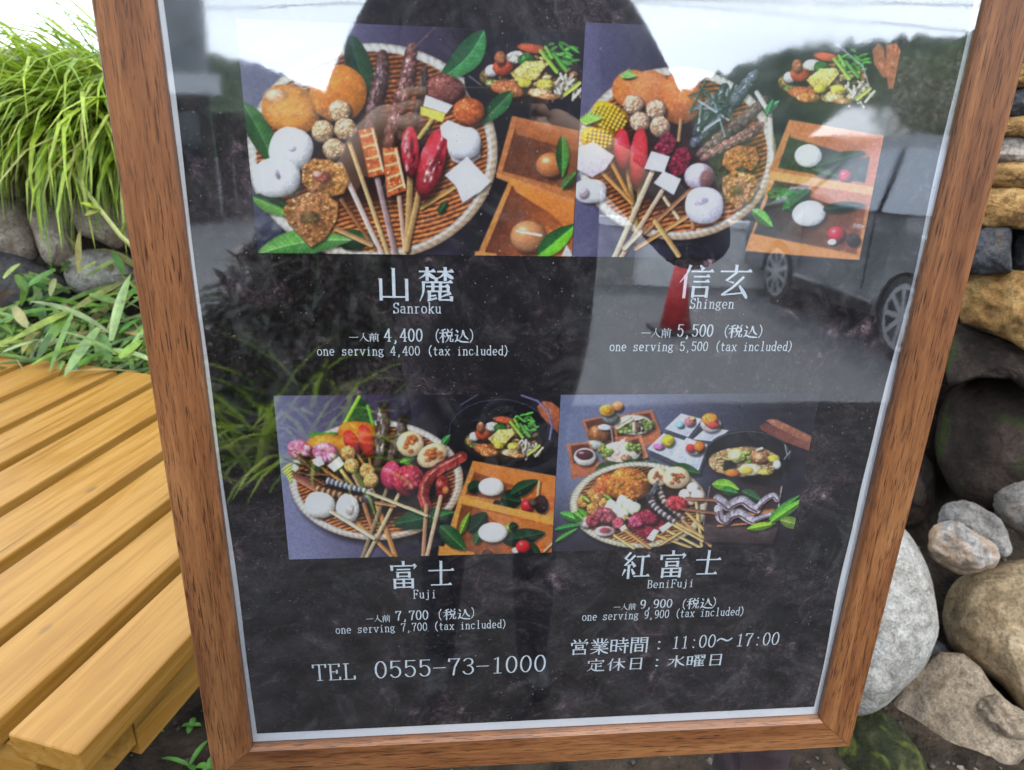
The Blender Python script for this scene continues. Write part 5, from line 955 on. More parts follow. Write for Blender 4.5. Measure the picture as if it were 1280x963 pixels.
# upper right
text('信玄', 846, 936, 372, 331, 9, 4.6, 1.18); text('Shingen', 861, 917, 385.5, 373.5, 11, 7)
text('一人前', 800, 838, 422, 410, 9, 6); text('5,500', 845, 891, 420.5, 406, 13, 7); text('（', 896, 910, 422, 406, 9, 6); text('税込', 909, 946, 422, 406, 10, 6, 1.12); text('）', 946, 960, 422, 406, 9, 6)
text('one serving 5,500 (tax included)', 761, 991, 438.5, 427.5, 11, 8)
# lower left
text('富士', 487, 569, 734, 701, 9, 4.6, 1.3); text('Fuji', 516, 546, 747.5, 737, 11, 7)
text('一人前', 457, 488, 777.5, 768.5, 9, 6); text('7,700', 494, 536, 774.5, 763.5, 13, 7); text('（', 541, 553, 775, 761, 9, 6); text('税込', 554, 588, 774, 760.5, 10, 6, 1.14); text('）', 588, 600, 772, 758.5, 9, 6)
text('one serving 7,700 (tax included)', 419, 634, 788, 778.5, 11, 8)
# lower right
text('紅富士', 776, 899, 721, 688.5, 9, 4.6, 1.28); text('BeniFuji', 808, 867, 734, 724.5, 11, 7)
text('一人前', 766, 794, 762.5, 754, 9, 6); text('9,900', 799, 840, 759.5, 749.5, 13, 7); text('（', 845, 857, 761.5, 748.5, 9, 6); text('税込', 857, 890, 760.5, 747, 10, 6, 1.14); text('）', 889, 901, 759, 746, 9, 6)
text('one serving 9,900 (tax included)', 727, 930, 772, 762.5, 11, 8)
text('TEL', 391, 446, 849.5, 830, 9, 4.6); text('0555-73-1000', 467, 683, 843, 823, 9, 4.6)
text('営業時間', 712, 809, 816.5, 797.5, 9, 5, 1.08); text(':', 815, 830, 811, 797, 12, 8); text('11:00', 838, 894, 809.5, 794.5, 10, 5.5); text('〜', 894, 914, 808, 790, 10, 7); text('17:00', 918, 973, 806.5, 791.5, 10, 5.5)
text('定休日', 733, 805, 837.5, 822.5, 9, 5, 1.12); text(':', 812, 828, 832.5, 820, 12, 8); text('水曜日', 833, 904, 832.5, 818, 9, 5, 1.12)

# ---------------------------------------------------------------- slatted bench beside the board
TH = R(19.5); BZ = .48
bd = Vector((math.sin(TH), math.cos(TH), 0)); bp_ = Vector((math.cos(TH), -math.sin(TH), 0))
bmt = Matrix(((bp_.x, bd.x, 0, 0), (bp_.y, bd.y, 0, 0), (0, 0, 1, 0), (0, 0, 0, 1)))          # local x across the slats, y along them
bench = thing('slatted_bench', 'varnished yellow wooden bench of long slats at the left of the menu board', 'bench', bmt @ Vector((-1.35, 1.1, 0)))
def bbox_(name, lo, hi, bev=.004, off=0):
    # mesh kept in its own frame so that the grain runs along the piece
    c = Vector(((lo[0] + hi[0]) / 2, (lo[1] + hi[1]) / 2, (lo[2] + hi[2]) / 2)); bm = bmesh.new()
    dims = [hi[k] - lo[k] for k in range(3)]; ax_ = dims.index(max(dims)); order = {1: (0, 1, 2), 0: (1, 0, 2), 2: (0, 2, 1)}[ax_]
    h = [dims[order[k]] / 2 for k in range(3)]; box_bm(bm, (-h[0], -h[1], -h[2]), tuple(h)); bmesh.ops.recalc_face_normals(bm, faces=bm.faces); bevel(bm, bev, 3)
    o = bm_obj(name, bm, PINE); P_ = Matrix.Identity(4)
    if ax_ == 0: P_ = Matrix(((0, 1, 0, 0), (1, 0, 0, 0), (0, 0, -1, 0), (0, 0, 0, 1)))
    if ax_ == 2: P_ = Matrix(((1, 0, 0, 0), (0, 0, -1, 0), (0, 1, 0, 0), (0, 0, 0, 1)))
    o.parent = bench; o.matrix_parent_inverse = Matrix.Identity(4); o.matrix_basis = Matrix.Translation(-bench.location) @ bmt @ Matrix.Translation(c) @ P_
    return o
for k in range(15):
    x = -.834 - .151 * k; e = rng.uniform(-.003, .003)
    bbox_('slat', (x, .534 + e, BZ - .048), (x + .118, 1.652 + e * 2 - (.012 if k < 4 else 0), BZ + rng.uniform(-.0012, .0012)), .0055)
xl = -.829 - .151 * 14
for s0 in (.6, 1.06, 1.5): bbox_('bearer', (xl + .02, s0, BZ - .135), (-.752, s0 + .06, BZ - .05))
for x in (-.775, xl + .06):
    bbox_('side_rail', (x - .018, .663, BZ - .165), (x + .022, 1.497, BZ - .052))
bbox_('end_rail', (xl + .03, .556, BZ - .15), (-.83, .596, BZ - .053))
for x in (-.83, -1.9, xl + .1):
    for s0 in (.575, 1.53): bbox_('leg', (x - .035, s0 + .0, .0), (x + .035, s0 + .022 + .045, BZ - .153))

# ---------------------------------------------------------------- stones
def rock_mat(name, c1, c2, c3, stain=(.2, .12, .05), sc=9, st=.0):
    m, t, b = mat(name, .85, .25); v = coords(t); f = noise_n(t, v, sc, 8, .6, .6); g = noise_n(t, v, sc * 6, 6, .3, .7); h = noise_n(t, v, sc * .6, 4, 1.2)
    base = ramp(t, f, [(.3, c1), (.5, c2), (.7, c3)]); base = mixc(t, .75, base, ramp(t, g, [(.32, (.36, .34, .32)), (.5, (.95, .95, .94)), (.68, (1.4, 1.4, 1.38))]), 'MULTIPLY')
    kk = noise_n(t, v, sc * 26, 4, 0, .6); base = mixc(t, .8, base, ramp(t, kk, [(.34, (.55, .52, .5)), (.5, (1, 1, 1)), (.66, (1.25, 1.25, 1.22))]), 'MULTIPLY')
    base = mixc(t, ramp(t, h, [(.52 - st, (0, 0, 0)), (.66, (.75, .75, .75))]), base, stain)
    dnv = nd(t, 'ShaderNodeTexNoise', Scale=sc * .8, Detail=5); t.links.new(v, dnv.inputs['Vector']); dsv = nd(t, 'ShaderNodeVectorMath', operation='SCALE'); dsv.inputs['Scale'].default_value = .5; t.links.new(dnv.outputs['Color'], dsv.inputs[0]); adv_ = nd(t, 'ShaderNodeVectorMath', operation='ADD'); t.links.new(v, adv_.inputs[0]); t.links.new(dsv.outputs[0], adv_.inputs[1])
    vr = nd(t, 'ShaderNodeTexVoronoi', Scale=sc * 1.1, feature='DISTANCE_TO_EDGE'); t.links.new(adv_.outputs[0], vr.inputs['Vector']); ck = ramp(t, vr.outputs['Distance'], [(0, (.35, .32, .3)), (.025, (1, 1, 1))]); base = mixc(t, ramp(t, h, [(.42, (0, 0, 0)), (.6, (.9, .9, .9))]), base, mixc(t, 1.0, base, ck, 'MULTIPLY')); t.links.new(base, b.inputs['Base Color'])
    ad = nd(t, 'ShaderNodeMath', operation='ADD'); t.links.new(g, ad.inputs[0]); t.links.new(f, ad.inputs[1]); bump(t, b, ad.outputs[0], 1.0, .008); return m
RK_PALE = rock_mat('pale_grey_stone', (.20, .185, .165), (.28, .265, .24), (.35, .34, .32), (.24, .21, .165), 7)
RK_TAN = rock_mat('tan_boulder_stone', (.22, .155, .085), (.32, .235, .14), (.41, .33, .22), (.21, .125, .05), 5, .02)
RK_BRN = rock_mat('brown_grey_stone', (.16, .12, .08), (.26, .20, .14), (.36, .29, .22), (.15, .12, .1), 10)
RK_ORG = rock_mat('ochre_grey_stone', (.2, .19, .18), (.3, .28, .26), (.4, .38, .36), (.36, .18, .05), 12, .13)
RK_DRK = rock_mat('dark_brown_boulder', (.014, .009, .007), (.032, .021, .016), (.06, .042, .034), (.03, .055, .006), 7, -.04)
RK_GRY = rock_mat('blotchy_grey_stone', (.10, .09, .085), (.18, .165, .15), (.28, .265, .25), (.26, .19, .12), 8)
RK_OCH = rock_mat('ochre_layered_stone', (.14, .07, .022), (.34, .19, .065), (.5, .33, .14), (.07, .035, .02), 14, .0)
RK_SLT = rock_mat('dark_slate_stone', (.035, .035, .04), (.06, .06, .066), (.1, .095, .095), (.12, .07, .03), 11, -.05)
RK_WAL = rock_mat('wall_stone_grey_brown', (.22, .18, .15), (.33, .28, .24), (.44, .39, .34), (.2, .14, .1), 6)
def rock(name, outline, y, thick, m, parent=None, seed=1, lumps=.12, n=64, rings=18, power=.5, flat=0, ang=0):
    """a stone whose silhouette from the front is OUTLINE (picture points), standing at distance y, THICK deep"""
    ctr = np.mean(np.array(outline, float), 0); c0 = ypl(ctr, y); d = (c0 - Vector(CAM)).normalized(); dist = (c0 - Vector(CAM)).dot(d)
    def at(p):
        r = Vector(wd(p)); return Vector(CAM) + r * (dist / r.dot(d))
    P = [at(p) for p in outline]; k = len(P); ring = []
    for i in range(n):
        q = i / n * k; a = int(q); t = q - a; p0, p1, p2, p3 = P[(a - 1) % k], P[a % k], P[(a + 1) % k], P[(a + 2) % k]
        if ang: ring.append(p1.lerp(p2, t)); continue
        ring.append(.5 * (2 * p1 + (p2 - p0) * t + (2 * p0 - 5 * p1 + 4 * p2 - p3) * t * t + (p3 - p0 + 3 * p1 - 3 * p2) * t ** 3))
    vs, fs = [], []; size = max((p - c0).length for p in P)
    for side in (1, -1):
        for j in range(rings + 1):
            q = j / rings; ang = q * math.pi / 2; rr = math.cos(ang); hgt = math.sin(ang) ** (1 if power == .5 else power * 2)
            if side == -1 and j == 0: continue
            for i in range(n):
                p = c0 + (ring[i] - c0) * rr - d * thick * hgt * side
                if j > 0 or True:
                    u = (p - c0) / size; f = lumps * size * (mn.noise(u * 1.7 + Vector((seed, 0, 0))) + .5 * mn.noise(u * 4.3 + Vector((0, seed, 0))) + .25 * mn.noise(u * 10 + Vector((0, 0, seed))) + .1 * mn.noise(u * 25 + Vector((0, 0, seed))))
                    if flat: f += flat * size * (abs(mn.noise(u * 1.5 + Vector((9, seed, 0)))) - .2)
                    p = p - d * f * side * min(1, q * 2 + .15) + (ring[i] - c0).normalized() * f * .35 * rr ** .5 * (rr > .02)
                vs.append(p)
    def idx(s, j, i):
        if s == 1 or j == 0: return (j if s == 1 else 0) * n + i % n
        return (rings + 1) * n + (j - 1) * n + i % n
    for s in (1, -1):
        for j in range(rings):
            for i in range(n):
                f = (idx(s, j, i), idx(s, j, i + 1), idx(s, j + 1, i + 1), idx(s, j + 1, i)); fs.append(f if s == 1 else f[::-1])
    c = sum(vs, Vector()) / len(vs); o = mesh_obj(name, [v - c for v in vs], fs, m, smooth=True)
    bm = bmesh.new(); bm.from_mesh(o.data); bmesh.ops.remove_doubles(bm, verts=bm.verts, dist=.0004); bmesh.ops.recalc_face_normals(bm, faces=bm.faces); bm.to_mesh(o.data); bm.free()
    o.data.polygons.foreach_set('use_smooth', [True] * len(o.data.polygons))
    if parent: o.parent = parent; o.location = c - parent.location
    else: o.location = c
    return o
def T(o, label, cat='rock', group=None): return tag(o, label, cat, group)
# right of the board, from the ground up
T(rock('boulder', [(1085, 640), (1120, 655), (1150, 690), (1168, 735), (1171, 780), (1158, 825), (1130, 862), (1100, 886), (1068, 892), (1040, 870), (1020, 780), (1040, 680)], 1.22, .14, RK_PALE, seed=3, lumps=.075), 'smooth pale grey boulder touching the right edge of the menu board', 'boulder')
T(rock('boulder', [(1182, 745), (1200, 722), (1240, 706), (1290, 700), (1340, 720), (1360, 800), (1340, 880), (1300, 905), (1280, 892), (1250, 855), (1215, 830), (1190, 810), (1178, 780)], 1.26, .17, RK_TAN, seed=5, lumps=.07), 'large rounded tan boulder lying right of the pale one', 'boulder')
T(rock('rock', [(1103, 893), (1130, 858), (1132, 846), (1175, 815), (1205, 818), (1225, 835), (1240, 858), (1262, 880), (1290, 905), (1300, 930), (1275, 950), (1255, 975), (1220, 968), (1165, 950), (1140, 930), (1115, 915)], 1.13, .06, RK_BRN, seed=8, lumps=.05, power=.16, flat=.12, ang=1, n=96, rings=26), 'flat angular brown-grey rock with a chipped face at the lower right corner')
T(rock('rock', [(1225, 875), (1245, 868), (1268, 882), (1300, 900), (1296, 925), (1262, 922), (1232, 905), (1222, 890)], 1.07, .035, RK_BRN, seed=13, lumps=.2), 'small knobbly brown rock resting on the flat angular rock')
T(rock('rock', [(1159, 680), (1170, 658), (1195, 652), (1222, 666), (1245, 682), (1248, 700), (1235, 712), (1205, 718), (1175, 706), (1162, 694)], 1.27, .07, RK_ORG, seed=21, lumps=.26), 'small ochre-stained grey rock in front of its darker neighbour')
T(rock('rock', [(1174, 640), (1190, 628), (1212, 628), (1238, 640), (1258, 662), (1262, 690), (1240, 700), (1205, 690), (1178, 665)], 1.36, .08, RK_GRY, seed=27, lumps=.28), 'small blotchy grey rock behind the ochre-stained one')
T(rock('boulder', [(1236, 618), (1252, 600), (1262, 585), (1285, 570), (1340, 580), (1340, 680), (1290, 680), (1275, 668), (1248, 650)], 1.4, .1, RK_GRY, seed=33, lumps=.1), 'grey stone with paler blotches, partly cut by the right picture edge', 'boulder')
T(rock('boulder', [(1170, 560), (1180, 500), (1215, 470), (1260, 458), (1340, 460), (1360, 560), (1320, 625), (1270, 640), (1220, 640), (1190, 610)], 1.55, .2, RK_DRK, seed=41, lumps=.08), 'big dark brown boulder with moss above the small rocks', 'boulder')
T(rock('rock', [(1060, 905), (1085, 885), (1120, 900), (1140, 930), (1160, 960), (1150, 1000), (1040, 1010), (1030, 940)], 1.05, .05, rock_mat('mossy_stone', (.008, .009, .004), (.022, .026, .007), (.05, .05, .02), (.11, .125, .015), 24, .02), seed=45, lumps=.13), 'low moss covered stone under the right corner of the board')
T(rock('rock', [(1130, 965), (1150, 945), (1190, 950), (1230, 965), (1250, 1000), (1120, 1010)], 1.02, .04, RK_BRN, seed=47, lumps=.2), 'crumbly brown stone cut off by the bottom edge, below the flat rock')
T(rock('rock', [(1150, 808), (1162, 798), (1180, 806), (1190, 826), (1176, 838), (1155, 832)], 1.27, .03, RK_SLT, seed=49, lumps=.15), 'tiny dark stone wedged between the three large boulders')
T(rock('rock', [(1100, 600), (1120, 560), (1150, 560), (1170, 600), (1160, 650), (1125, 660)], 1.62, .1, RK_DRK, seed=52, lumps=.12), 'shadowed dark stone just right of the frame, left of the small rocks')
sw = thing('layered_stone_wall', 'stacked layered ochre and slate stone wall at the right edge', 'stone wall', ypl((1260, 430), 1.55))
for k, (pts, y, th, m) in enumerate([
    ([(1180, 432), (1200, 412), (1250, 425), (1285, 435), (1340, 440), (1340, 500), (1290, 492), (1262, 470), (1225, 470), (1190, 480)], 1.5, .1, RK_DRK),
    ([(1195, 352), (1240, 342), (1300, 345), (1340, 350), (1340, 432), (1290, 436), (1270, 425), (1240, 410), (1205, 402)], 1.5, .13, RK_OCH),
    ([(1200, 290), (1235, 284), (1262, 288), (1262, 336), (1225, 340), (1195, 338)], 1.52, .12, RK_SLT), ([(1266, 290), (1300, 286), (1340, 290), (1340, 342), (1290, 342), (1262, 336)], 1.52, .12, RK_SLT),
    ([(1200, 250), (1240, 238), (1300, 238), (1340, 245), (1340, 284), (1290, 284), (1240, 282), (1205, 280)], 1.52, .13, RK_OCH),
    ([(1215, 212), (1250, 206), (1320, 208), (1340, 234), (1280, 236), (1220, 234)], 1.54, .12, RK_OCH),
    ([(1225, 176), (1262, 172), (1330, 176), (1335, 204), (1280, 204), (1228, 202)], 1.56, .12, RK_WAL),
    ([(1230, 152), (1275, 146), (1335, 150), (1335, 170), (1285, 170), (1232, 170)], 1.56, .12, RK_OCH),
    ([(1235, 118), (1280, 112), (1335, 116), (1335, 142), (1285, 144), (1238, 142)], 1.58, .12, RK_SLT), ([(1240, 84), (1285, 80), (1335, 82), (1335, 108), (1290, 110), (1242, 108)], 1.58, .12, RK_OCH),
    ([(1245, 40), (1285, 34), (1335, 36), (1335, 74), (1290, 78), (1246, 76)], 1.6, .12, RK_WAL), ([(1250, -10), (1285, -14), (1335, -12), (1335, 30), (1290, 32), (1250, 32)], 1.6, .12, RK_OCH)]):
    mx_, my_ = [sum(q[i] for q in pts) / len(pts) for i in (0, 1)]; pts = [(mx_ + (q[0] - mx_) * 1.05, my_ + (q[1] - my_) * 1.14) for q in pts]
    rock('stone', pts, y, th, m, sw, seed=60 + k * 3, lumps=.13, n=80, rings=18, power=.14, ang=1)
# unseen rear of that wall, so that it is a wall from the side as well
box('wall_core', (1.12, 1.66, .1), (2.6, 2.1, 1.5), SOIL, sw)
# left: low retaining wall under the grass
lw = thing('garden_stone_wall', 'low garden wall of grey-brown stones below the bright grass clump', 'stone wall', ypl((70, 340), 2.85))
for k, (pts, y) in enumerate([
    ([(-60, 262), (-10, 252), (30, 254), (44, 290), (48, 322), (20, 330), (-20, 310), (-55, 300)], 2.8), ([(36, 268), (60, 258), (82, 266), (92, 300), (94, 326), (70, 334), (52, 322), (42, 292)], 2.8),
    ([(86, 256), (110, 246), (150, 254), (170, 290), (150, 312), (120, 300), (98, 290)], 2.84), ([(-60, 312), (-20, 312), (20, 320), (62, 336), (92, 362), (70, 392), (0, 400), (-60, 392)], 2.72),
    ([(84, 326), (110, 312), (160, 318), (172, 350), (150, 366), (100, 368), (82, 350)], 2.78), ([(150, 252), (200, 250), (240, 262), (240, 320), (190, 330), (160, 306)], 2.82), ([(170, 330), (230, 326), (290, 340), (290, 400), (220, 410), (176, 380)], 2.76),
    ([(-60, 212), (-20, 206), (30, 210), (32, 246), (-10, 250), (-58, 252)], 2.9), ([(38, 214), (90, 208), (140, 214), (140, 242), (90, 248), (40, 250)], 2.9), ([(146, 214), (200, 210), (250, 216), (250, 246), (200, 248), (150, 246)], 2.9),
    ([(-130, 250), (-90, 246), (-66, 256), (-66, 300), (-100, 306), (-130, 296)], 2.8), ([(245, 262), (300, 256), (350, 262), (350, 330), (300, 336), (248, 328)], 2.82)]):
    rock('stone', pts, y, .13, [RK_WAL, RK_WAL, RK_WAL, RK_SLT, RK_PALE][k % 5], lw, seed=100 + k * 5, lumps=.08, n=44, rings=12, power=.26)

# ---------------------------------------------------------------- plants on the left
def blade(vs, fs, root, az, L, w, rise, seg=7, curl=1.0):
    """an arching grass blade: rises, bends over and hangs"""
    d = Vector((math.sin(az), -math.cos(az), 0)); s = Vector((d.y, -d.x, 0)); base = len(vs); p = root.copy(); e = rise
    for i in range(seg + 1):
        q = i / seg; ww = w * min(1, .45 + q * 2) * (1 - q ** 2.6)
        if i: p = p + (d * math.cos(e) + Vector((0, 0, math.sin(e)))) * (L / seg)
        nn = (-d * math.sin(e) + Vector((0, 0, math.cos(e))))
        vs += [p - s * ww / 2 + nn * ww * .2, p.copy(), p + s * ww / 2 + nn * ww * .2]; e = max(-1.42, e - curl * (1.6 / seg) * (.5 + q * 1.1))
    for i in range(seg):
        a = base + i * 3; fs += [(a, a + 1, a + 4, a + 3), (a + 1, a + 2, a + 5, a + 4)]
gc = ypl((170, 130), 2.95); gc.z = 1.07
gr = thing('grass_clump', 'bright green arching grass clump spilling over the garden wall', 'ornamental grass', gc)
vs, fs = [], []
def groot(sp=.2):
    a = rng.uniform(0, 6.28); q = rng.random() ** .5 * sp; return gc + Vector((q * 1.4 * math.cos(a), q * .8 * math.sin(a), -.05))
for i in range(2400):
    az = rng.normal(-.9, .95); blade(vs, fs, groot(.3), az, rng.uniform(.34, .78), rng.uniform(.012, .024), rng.uniform(.5, 1.5), 6, rng.uniform(.95, 1.75))
stuff(mesh_obj('blade_mass', vs, fs, HAKONE, gr, True))
for i in range(170):
    vs, fs = [], []; blade(vs, fs, groot(.24), rng.normal(-.9, .75), rng.uniform(.55, .95), rng.uniform(.018, .028), rng.uniform(.6, 1.45), 7, rng.uniform(.7, 1.5)); mesh_obj('blade', vs, fs, HAKONE, gr, True)
for tip in ((18, 2), (30, 18), (38, 34), (60, -4), (82, -6), (20, 52)):   # stray upper blades against the sky
    vs, fs = [], []; t_ = ypl(tip, 2.75); r_ = ypl((125, 80 + tip[1] * .3), 2.9); base = 0; seg = 9; mid = (t_ + r_) / 2 + Vector((0, 0, .05)); s = Vector((0, .3, 1)).cross(t_ - r_).cross(t_ - r_).normalized()
    for q in range(seg + 1):
        a = q / seg; p_ = r_ * (1 - a) ** 2 + mid * 2 * a * (1 - a) + t_ * a * a; w_ = .013 * (1 - a ** 1.6) + .0006; vs += [p_ - Vector((0, .2, 1)).normalized() * w_ / 2, p_ + Vector((0, -.002, 0)), p_ + Vector((0, .2, 1)).normalized() * w_ / 2]
    for q in range(seg): b0 = q * 3; fs += [(b0, b0 + 1, b0 + 4, b0 + 3), (b0 + 1, b0 + 2, b0 + 5, b0 + 4)]
    mesh_obj('blade', vs, fs, HAKONE, gr, True)
# bamboo grass between wall and bench
def sasa_leaf(vs, fs, p0, p1, w, sag=.15):
    d = p1 - p0; L = d.length; leafblade(vs, fs, p0 + Vector((0, 0, sag * L * .5)), d, Vector((rng.uniform(-.5, .5), -.4, 1)), L, w, sag, 7, .16)
bg_ = ypl((120, 430), 2.4); bg_.z = .0
bs = thing('bamboo_grass', 'low bamboo grass with long striped leaves between wall and bench', 'bamboo grass', bg_)
vs, fs = [], []
for i in range(1300):
    x = rng.uniform(-60, 300); y_ = rng.uniform(2.12, 2.78); p = ypl((x, 400), y_); p.z = rng.uniform(.04, .58) * (1 - .35 * (2.75 - y_)); d = Vector((rng.normal(-.3, .8), rng.normal(-.5, .6), rng.normal(.1, .4))).normalized() * rng.uniform(.1, .24)
    sasa_leaf(vs, fs, p, p + d, rng.uniform(.013, .03), rng.uniform(.1, .7))
stuff(mesh_obj('leaf_mass', vs, fs, SASA, bs, True))
STEM = noisy('straw_stem', (.25, .19, .09), (.4, .33, .18), 20, .7)
for i in range(46):
    p = ypl((rng.uniform(-40, 290), 400), rng.uniform(2.15, 2.7)); p.z = 0; bm = bmesh.new(); q = p + Vector((rng.normal(0, .08), rng.normal(-.05, .08), rng.uniform(.25, .55))); tube_bm(bm, [p, (p + q) / 2 + Vector((.02, 0, .03)), q], .003, .0018, 5); bm_obj('stem', bm, STEM, bs)
for a, b, ya, yb, w in [((100, 345), (100, 290), 2.45, 2.45, .03), ((95, 392), (10, 428), 2.3, 2.15, .03), ((88, 395), (50, 440), 2.3, 2.15, .034), ((95, 392), (160, 350), 2.3, 2.5, .03), ((125, 415), (78, 474), 2.16, 1.98, .034), ((128, 420), (138, 456), 2.18, 2.1, .03), ((92, 396), (60, 470), 2.22, 2.05, .018),
                        ((60, 365), (30, 345), 2.4, 2.4, .03), ((70, 340), (28, 362), 2.4, 2.35, .026), ((112, 372), (158, 384), 2.35, 2.4, .04), ((18, 386), (36, 412), 2.2, 2.15, .03), ((0, 395), (-20, 365), 2.25, 2.2, .03), ((150, 420), (180, 395), 2.2, 2.3, .03), ((104, 256), (134, 270), 2.4, 2.42, .022), ((142, 318), (156, 345), 2.4, 2.4, .026), ((20, 345), (34, 366), 2.35, 2.35, .03), ((150, 450), (178, 425), 2.12, 2.2, .026),
                        ((70, 350), (62, 372), 2.3, 2.28, .022), ((108, 350), (150, 322), 2.42, 2.45, .02), ((40, 430), (0, 442), 2.12, 2.08, .02), ((65, 420), (45, 452), 2.15, 2.05, .02), ((160, 372), (182, 356), 2.3, 2.35, .028), ((120, 330), (100, 340), 2.4, 2.4, .022), ((5, 350), (25, 330), 2.4, 2.42, .024)]:
    vs, fs = [], []; p0, p1 = ypl(a, ya), ypl(b, yb); sasa_leaf(vs, fs, p0, p1, w, .12); mesh_obj('leaf', vs, fs, SASA, bs, True)
bm = bmesh.new(); tube_bm(bm, [ypl((50, 150), 2.55), ypl((90, 215), 2.45), ypl((125, 262), 2.4), ypl((152, 296), 2.38), ypl((190, 330), 2.4)], .0055, .008, 6)
arch = thing('bamboo_shoot', 'thin yellow-green bamboo cane arching in front of the bright grass', 'bamboo', ypl((190, 330), 2.4)); bm_obj('cane', bm, leaf_mat('bamboo_cane', [(.3, .34, .1), (.36, .38, .14)], .05), arch)
for a, b in (((125, 262), (100, 254)), ((126, 262), (106, 270)), ((90, 215), (64, 205)), ((92, 216), (110, 196)), ((152, 296), (160, 270))):
    vs, fs = [], []; sasa_leaf(vs, fs, ypl(a, 2.4), ypl(b, 2.36), .022, .05); mesh_obj('leaf', vs, fs, HAKONE, arch, True)
# far roof seen past the grass
fr = thing('far_roof_house', 'dark roofed house far behind at the left edge', 'house', ypl((-40, 120), 30))
a = ypl((-160, 68), 30); b = ypl((18, 70), 30)
box('wall', (a.x, 30, -.5), (b.x - .5, 36, a.z - .6), DKW, fr)
bm = bmesh.new(); vv = [bm.verts.new(p) for p in ((a.x - .5, 29.5, a.z - .7), (b.x, 29.5, a.z - .7), (b.x, 36.5, a.z - .7), (a.x - .5, 36.5, a.z - .7), (a.x + 1, 33, a.z + .1), (b.x - 1, 33, a.z + .1))]
for f in ((0, 1, 5, 4), (1, 2, 5), (2, 3, 4, 5), (3, 0, 4), (3, 2, 1, 0)): bm.faces.new([vv[i] for i in f])
bm_obj('roof', bm, ROOFD, fr)
hg = thing('hedge', 'dark hedge behind the garden wall at the left', 'hedge', Vector((-3.2, 5.2, .9)))
for k in range(5): stuff(leafball('foliage', (-4.4 + k * .62, 5.3 + .2 * (k % 2), .92), .42, 650, BUSH, .09, hg, .62))

# ---------------------------------------------------------------- soil litter: seedlings, pebbles, dead leaf
vs, fs = [], []
for i in range(900):
    x, y_ = rng.uniform(-.95, 1.6), rng.uniform(.75, 1.6); z = garden_z(x, y_); r = rng.uniform(.002, .009) * (1.6 if rng.random() < .08 else 1); b0 = len(vs)
    for (ux, uy, uz) in ((1, 0, 0), (0, 1, 0), (-1, 0, 0), (0, -1, 0), (0, 0, 1), (0, 0, -1)):
        vs.append((x + ux * r * rng.uniform(.7, 1.3), y_ + uy * r * rng.uniform(.7, 1.3), z + .3 * r + uz * r * .7))
    fs += [tuple(b0 + k for k in f) for f in ((0, 1, 4), (1, 2, 4), (2, 3, 4), (3, 0, 4), (1, 0, 5), (2, 1, 5), (3, 2, 5), (0, 3, 5))]
stuff(mesh_obj('gravel', vs, fs, rock_mat('gravel_stone', (.04, .035, .03), (.12, .1, .08), (.26, .23, .19), (.15, .13, .1), 40), None, True))
for k, (px, n_, L, lab) in enumerate([((240, 912), 4, .022, 'small round-leaved seedling on the dark soil beside the bench'), ((237, 958), 3, .06, 'pointed green grass shoot at the bottom edge by the frame'), ((1092, 900), 5, .016, 'tiny bright seedling on the moss right of the board'),
                                      ((262, 962), 4, .03, 'bright broad seedling cut by the bottom edge'), ((198, 917), 3, .014, 'minute seedling in the shade under the bench'), ((1062, 660), 4, .05, 'dark green leaf tuft peeping out beside the frame, above the pale boulder')]):
    g = zpl(px, 0) if k != 5 else ypl(px, 1.25); 
    if k != 5: g.z = garden_z(g.x, g.y)
    vs, fs = [], []
    for q in range(n_):
        a = q * 6.28 / n_ + k; leafblade(vs, fs, g + Vector((0, 0, .004)), Vector((math.cos(a), math.sin(a) * .8, .9 if k in (1, 5) else .35)), Vector((.1, .2, 1)), L, L * (.22 if k in (1, 5) else .6), .5, 4)
    tag(mesh_obj('seedling', vs, fs, SPROUT, None, True), lab, 'seedling')
# dry curled leaf with its stalk on the moss
g = zpl((1100, 930), .02); bm = bmesh.new(); n_ = 12
DRY = leaf_mat('dry_yellow_leaf', [(.5, .32, .09), (.55, .36, .12)], .3)
vs, fs = [], []
for i in range(n_ + 1):
    q = i / n_; a = -1.4 + q * 2.6; c_ = g + Vector((.014 * math.cos(a), 0, .014 * math.sin(a) + .012)); w = .011 * math.sin(math.pi * (.06 + .9 * q))
    vs += [c_ + Vector((0, -w, w * .3)), c_, c_ + Vector((0, w, w * .3))]
for i in range(n_): b0 = i * 3; fs += [(b0, b0 + 1, b0 + 4, b0 + 3), (b0 + 1, b0 + 2, b0 + 5, b0 + 4)]
dl = thing('dry_leaf', 'curled dry yellow leaf with a long stalk on the mossy stone', 'leaf', g); mesh_obj('leaf_blade', vs, fs, DRY, dl, True)
bm = bmesh.new(); tube_bm(bm, [g + Vector((.012, 0, .004)), g + Vector((.035, .01, .016)), g + Vector((.055, .016, .026))], .0011, .0008, 5); bm_obj('stalk', bm, BARK, dl)
DARKLEAF = leaf_mat('stand_in_hedge_leaf', [(.012, .02, .01), (.025, .035, .016), (.018, .022, .014)], .1)
# bush behind the photographer, mirrored green at the left of the board
gp = MC + mdir(-11.5, 0) * 3.1; gp.z = -.15
rb = thing('roadside_grass', 'bright bladed plant behind the photographer, mirrored over the left dish name', 'plant', gp)
vs, fs = [], []
for i in range(150): blade(vs, fs, gp + Vector((rng.normal(0, .12), rng.normal(0, .1), .0)), rng.uniform(0, 6.28), rng.uniform(.5, 1.0), .028, rng.uniform(.9, 1.5), 6, rng.uniform(.5, 1.1))
stuff(mesh_obj('blade_mass', vs, fs, HAKONE, rb, True))

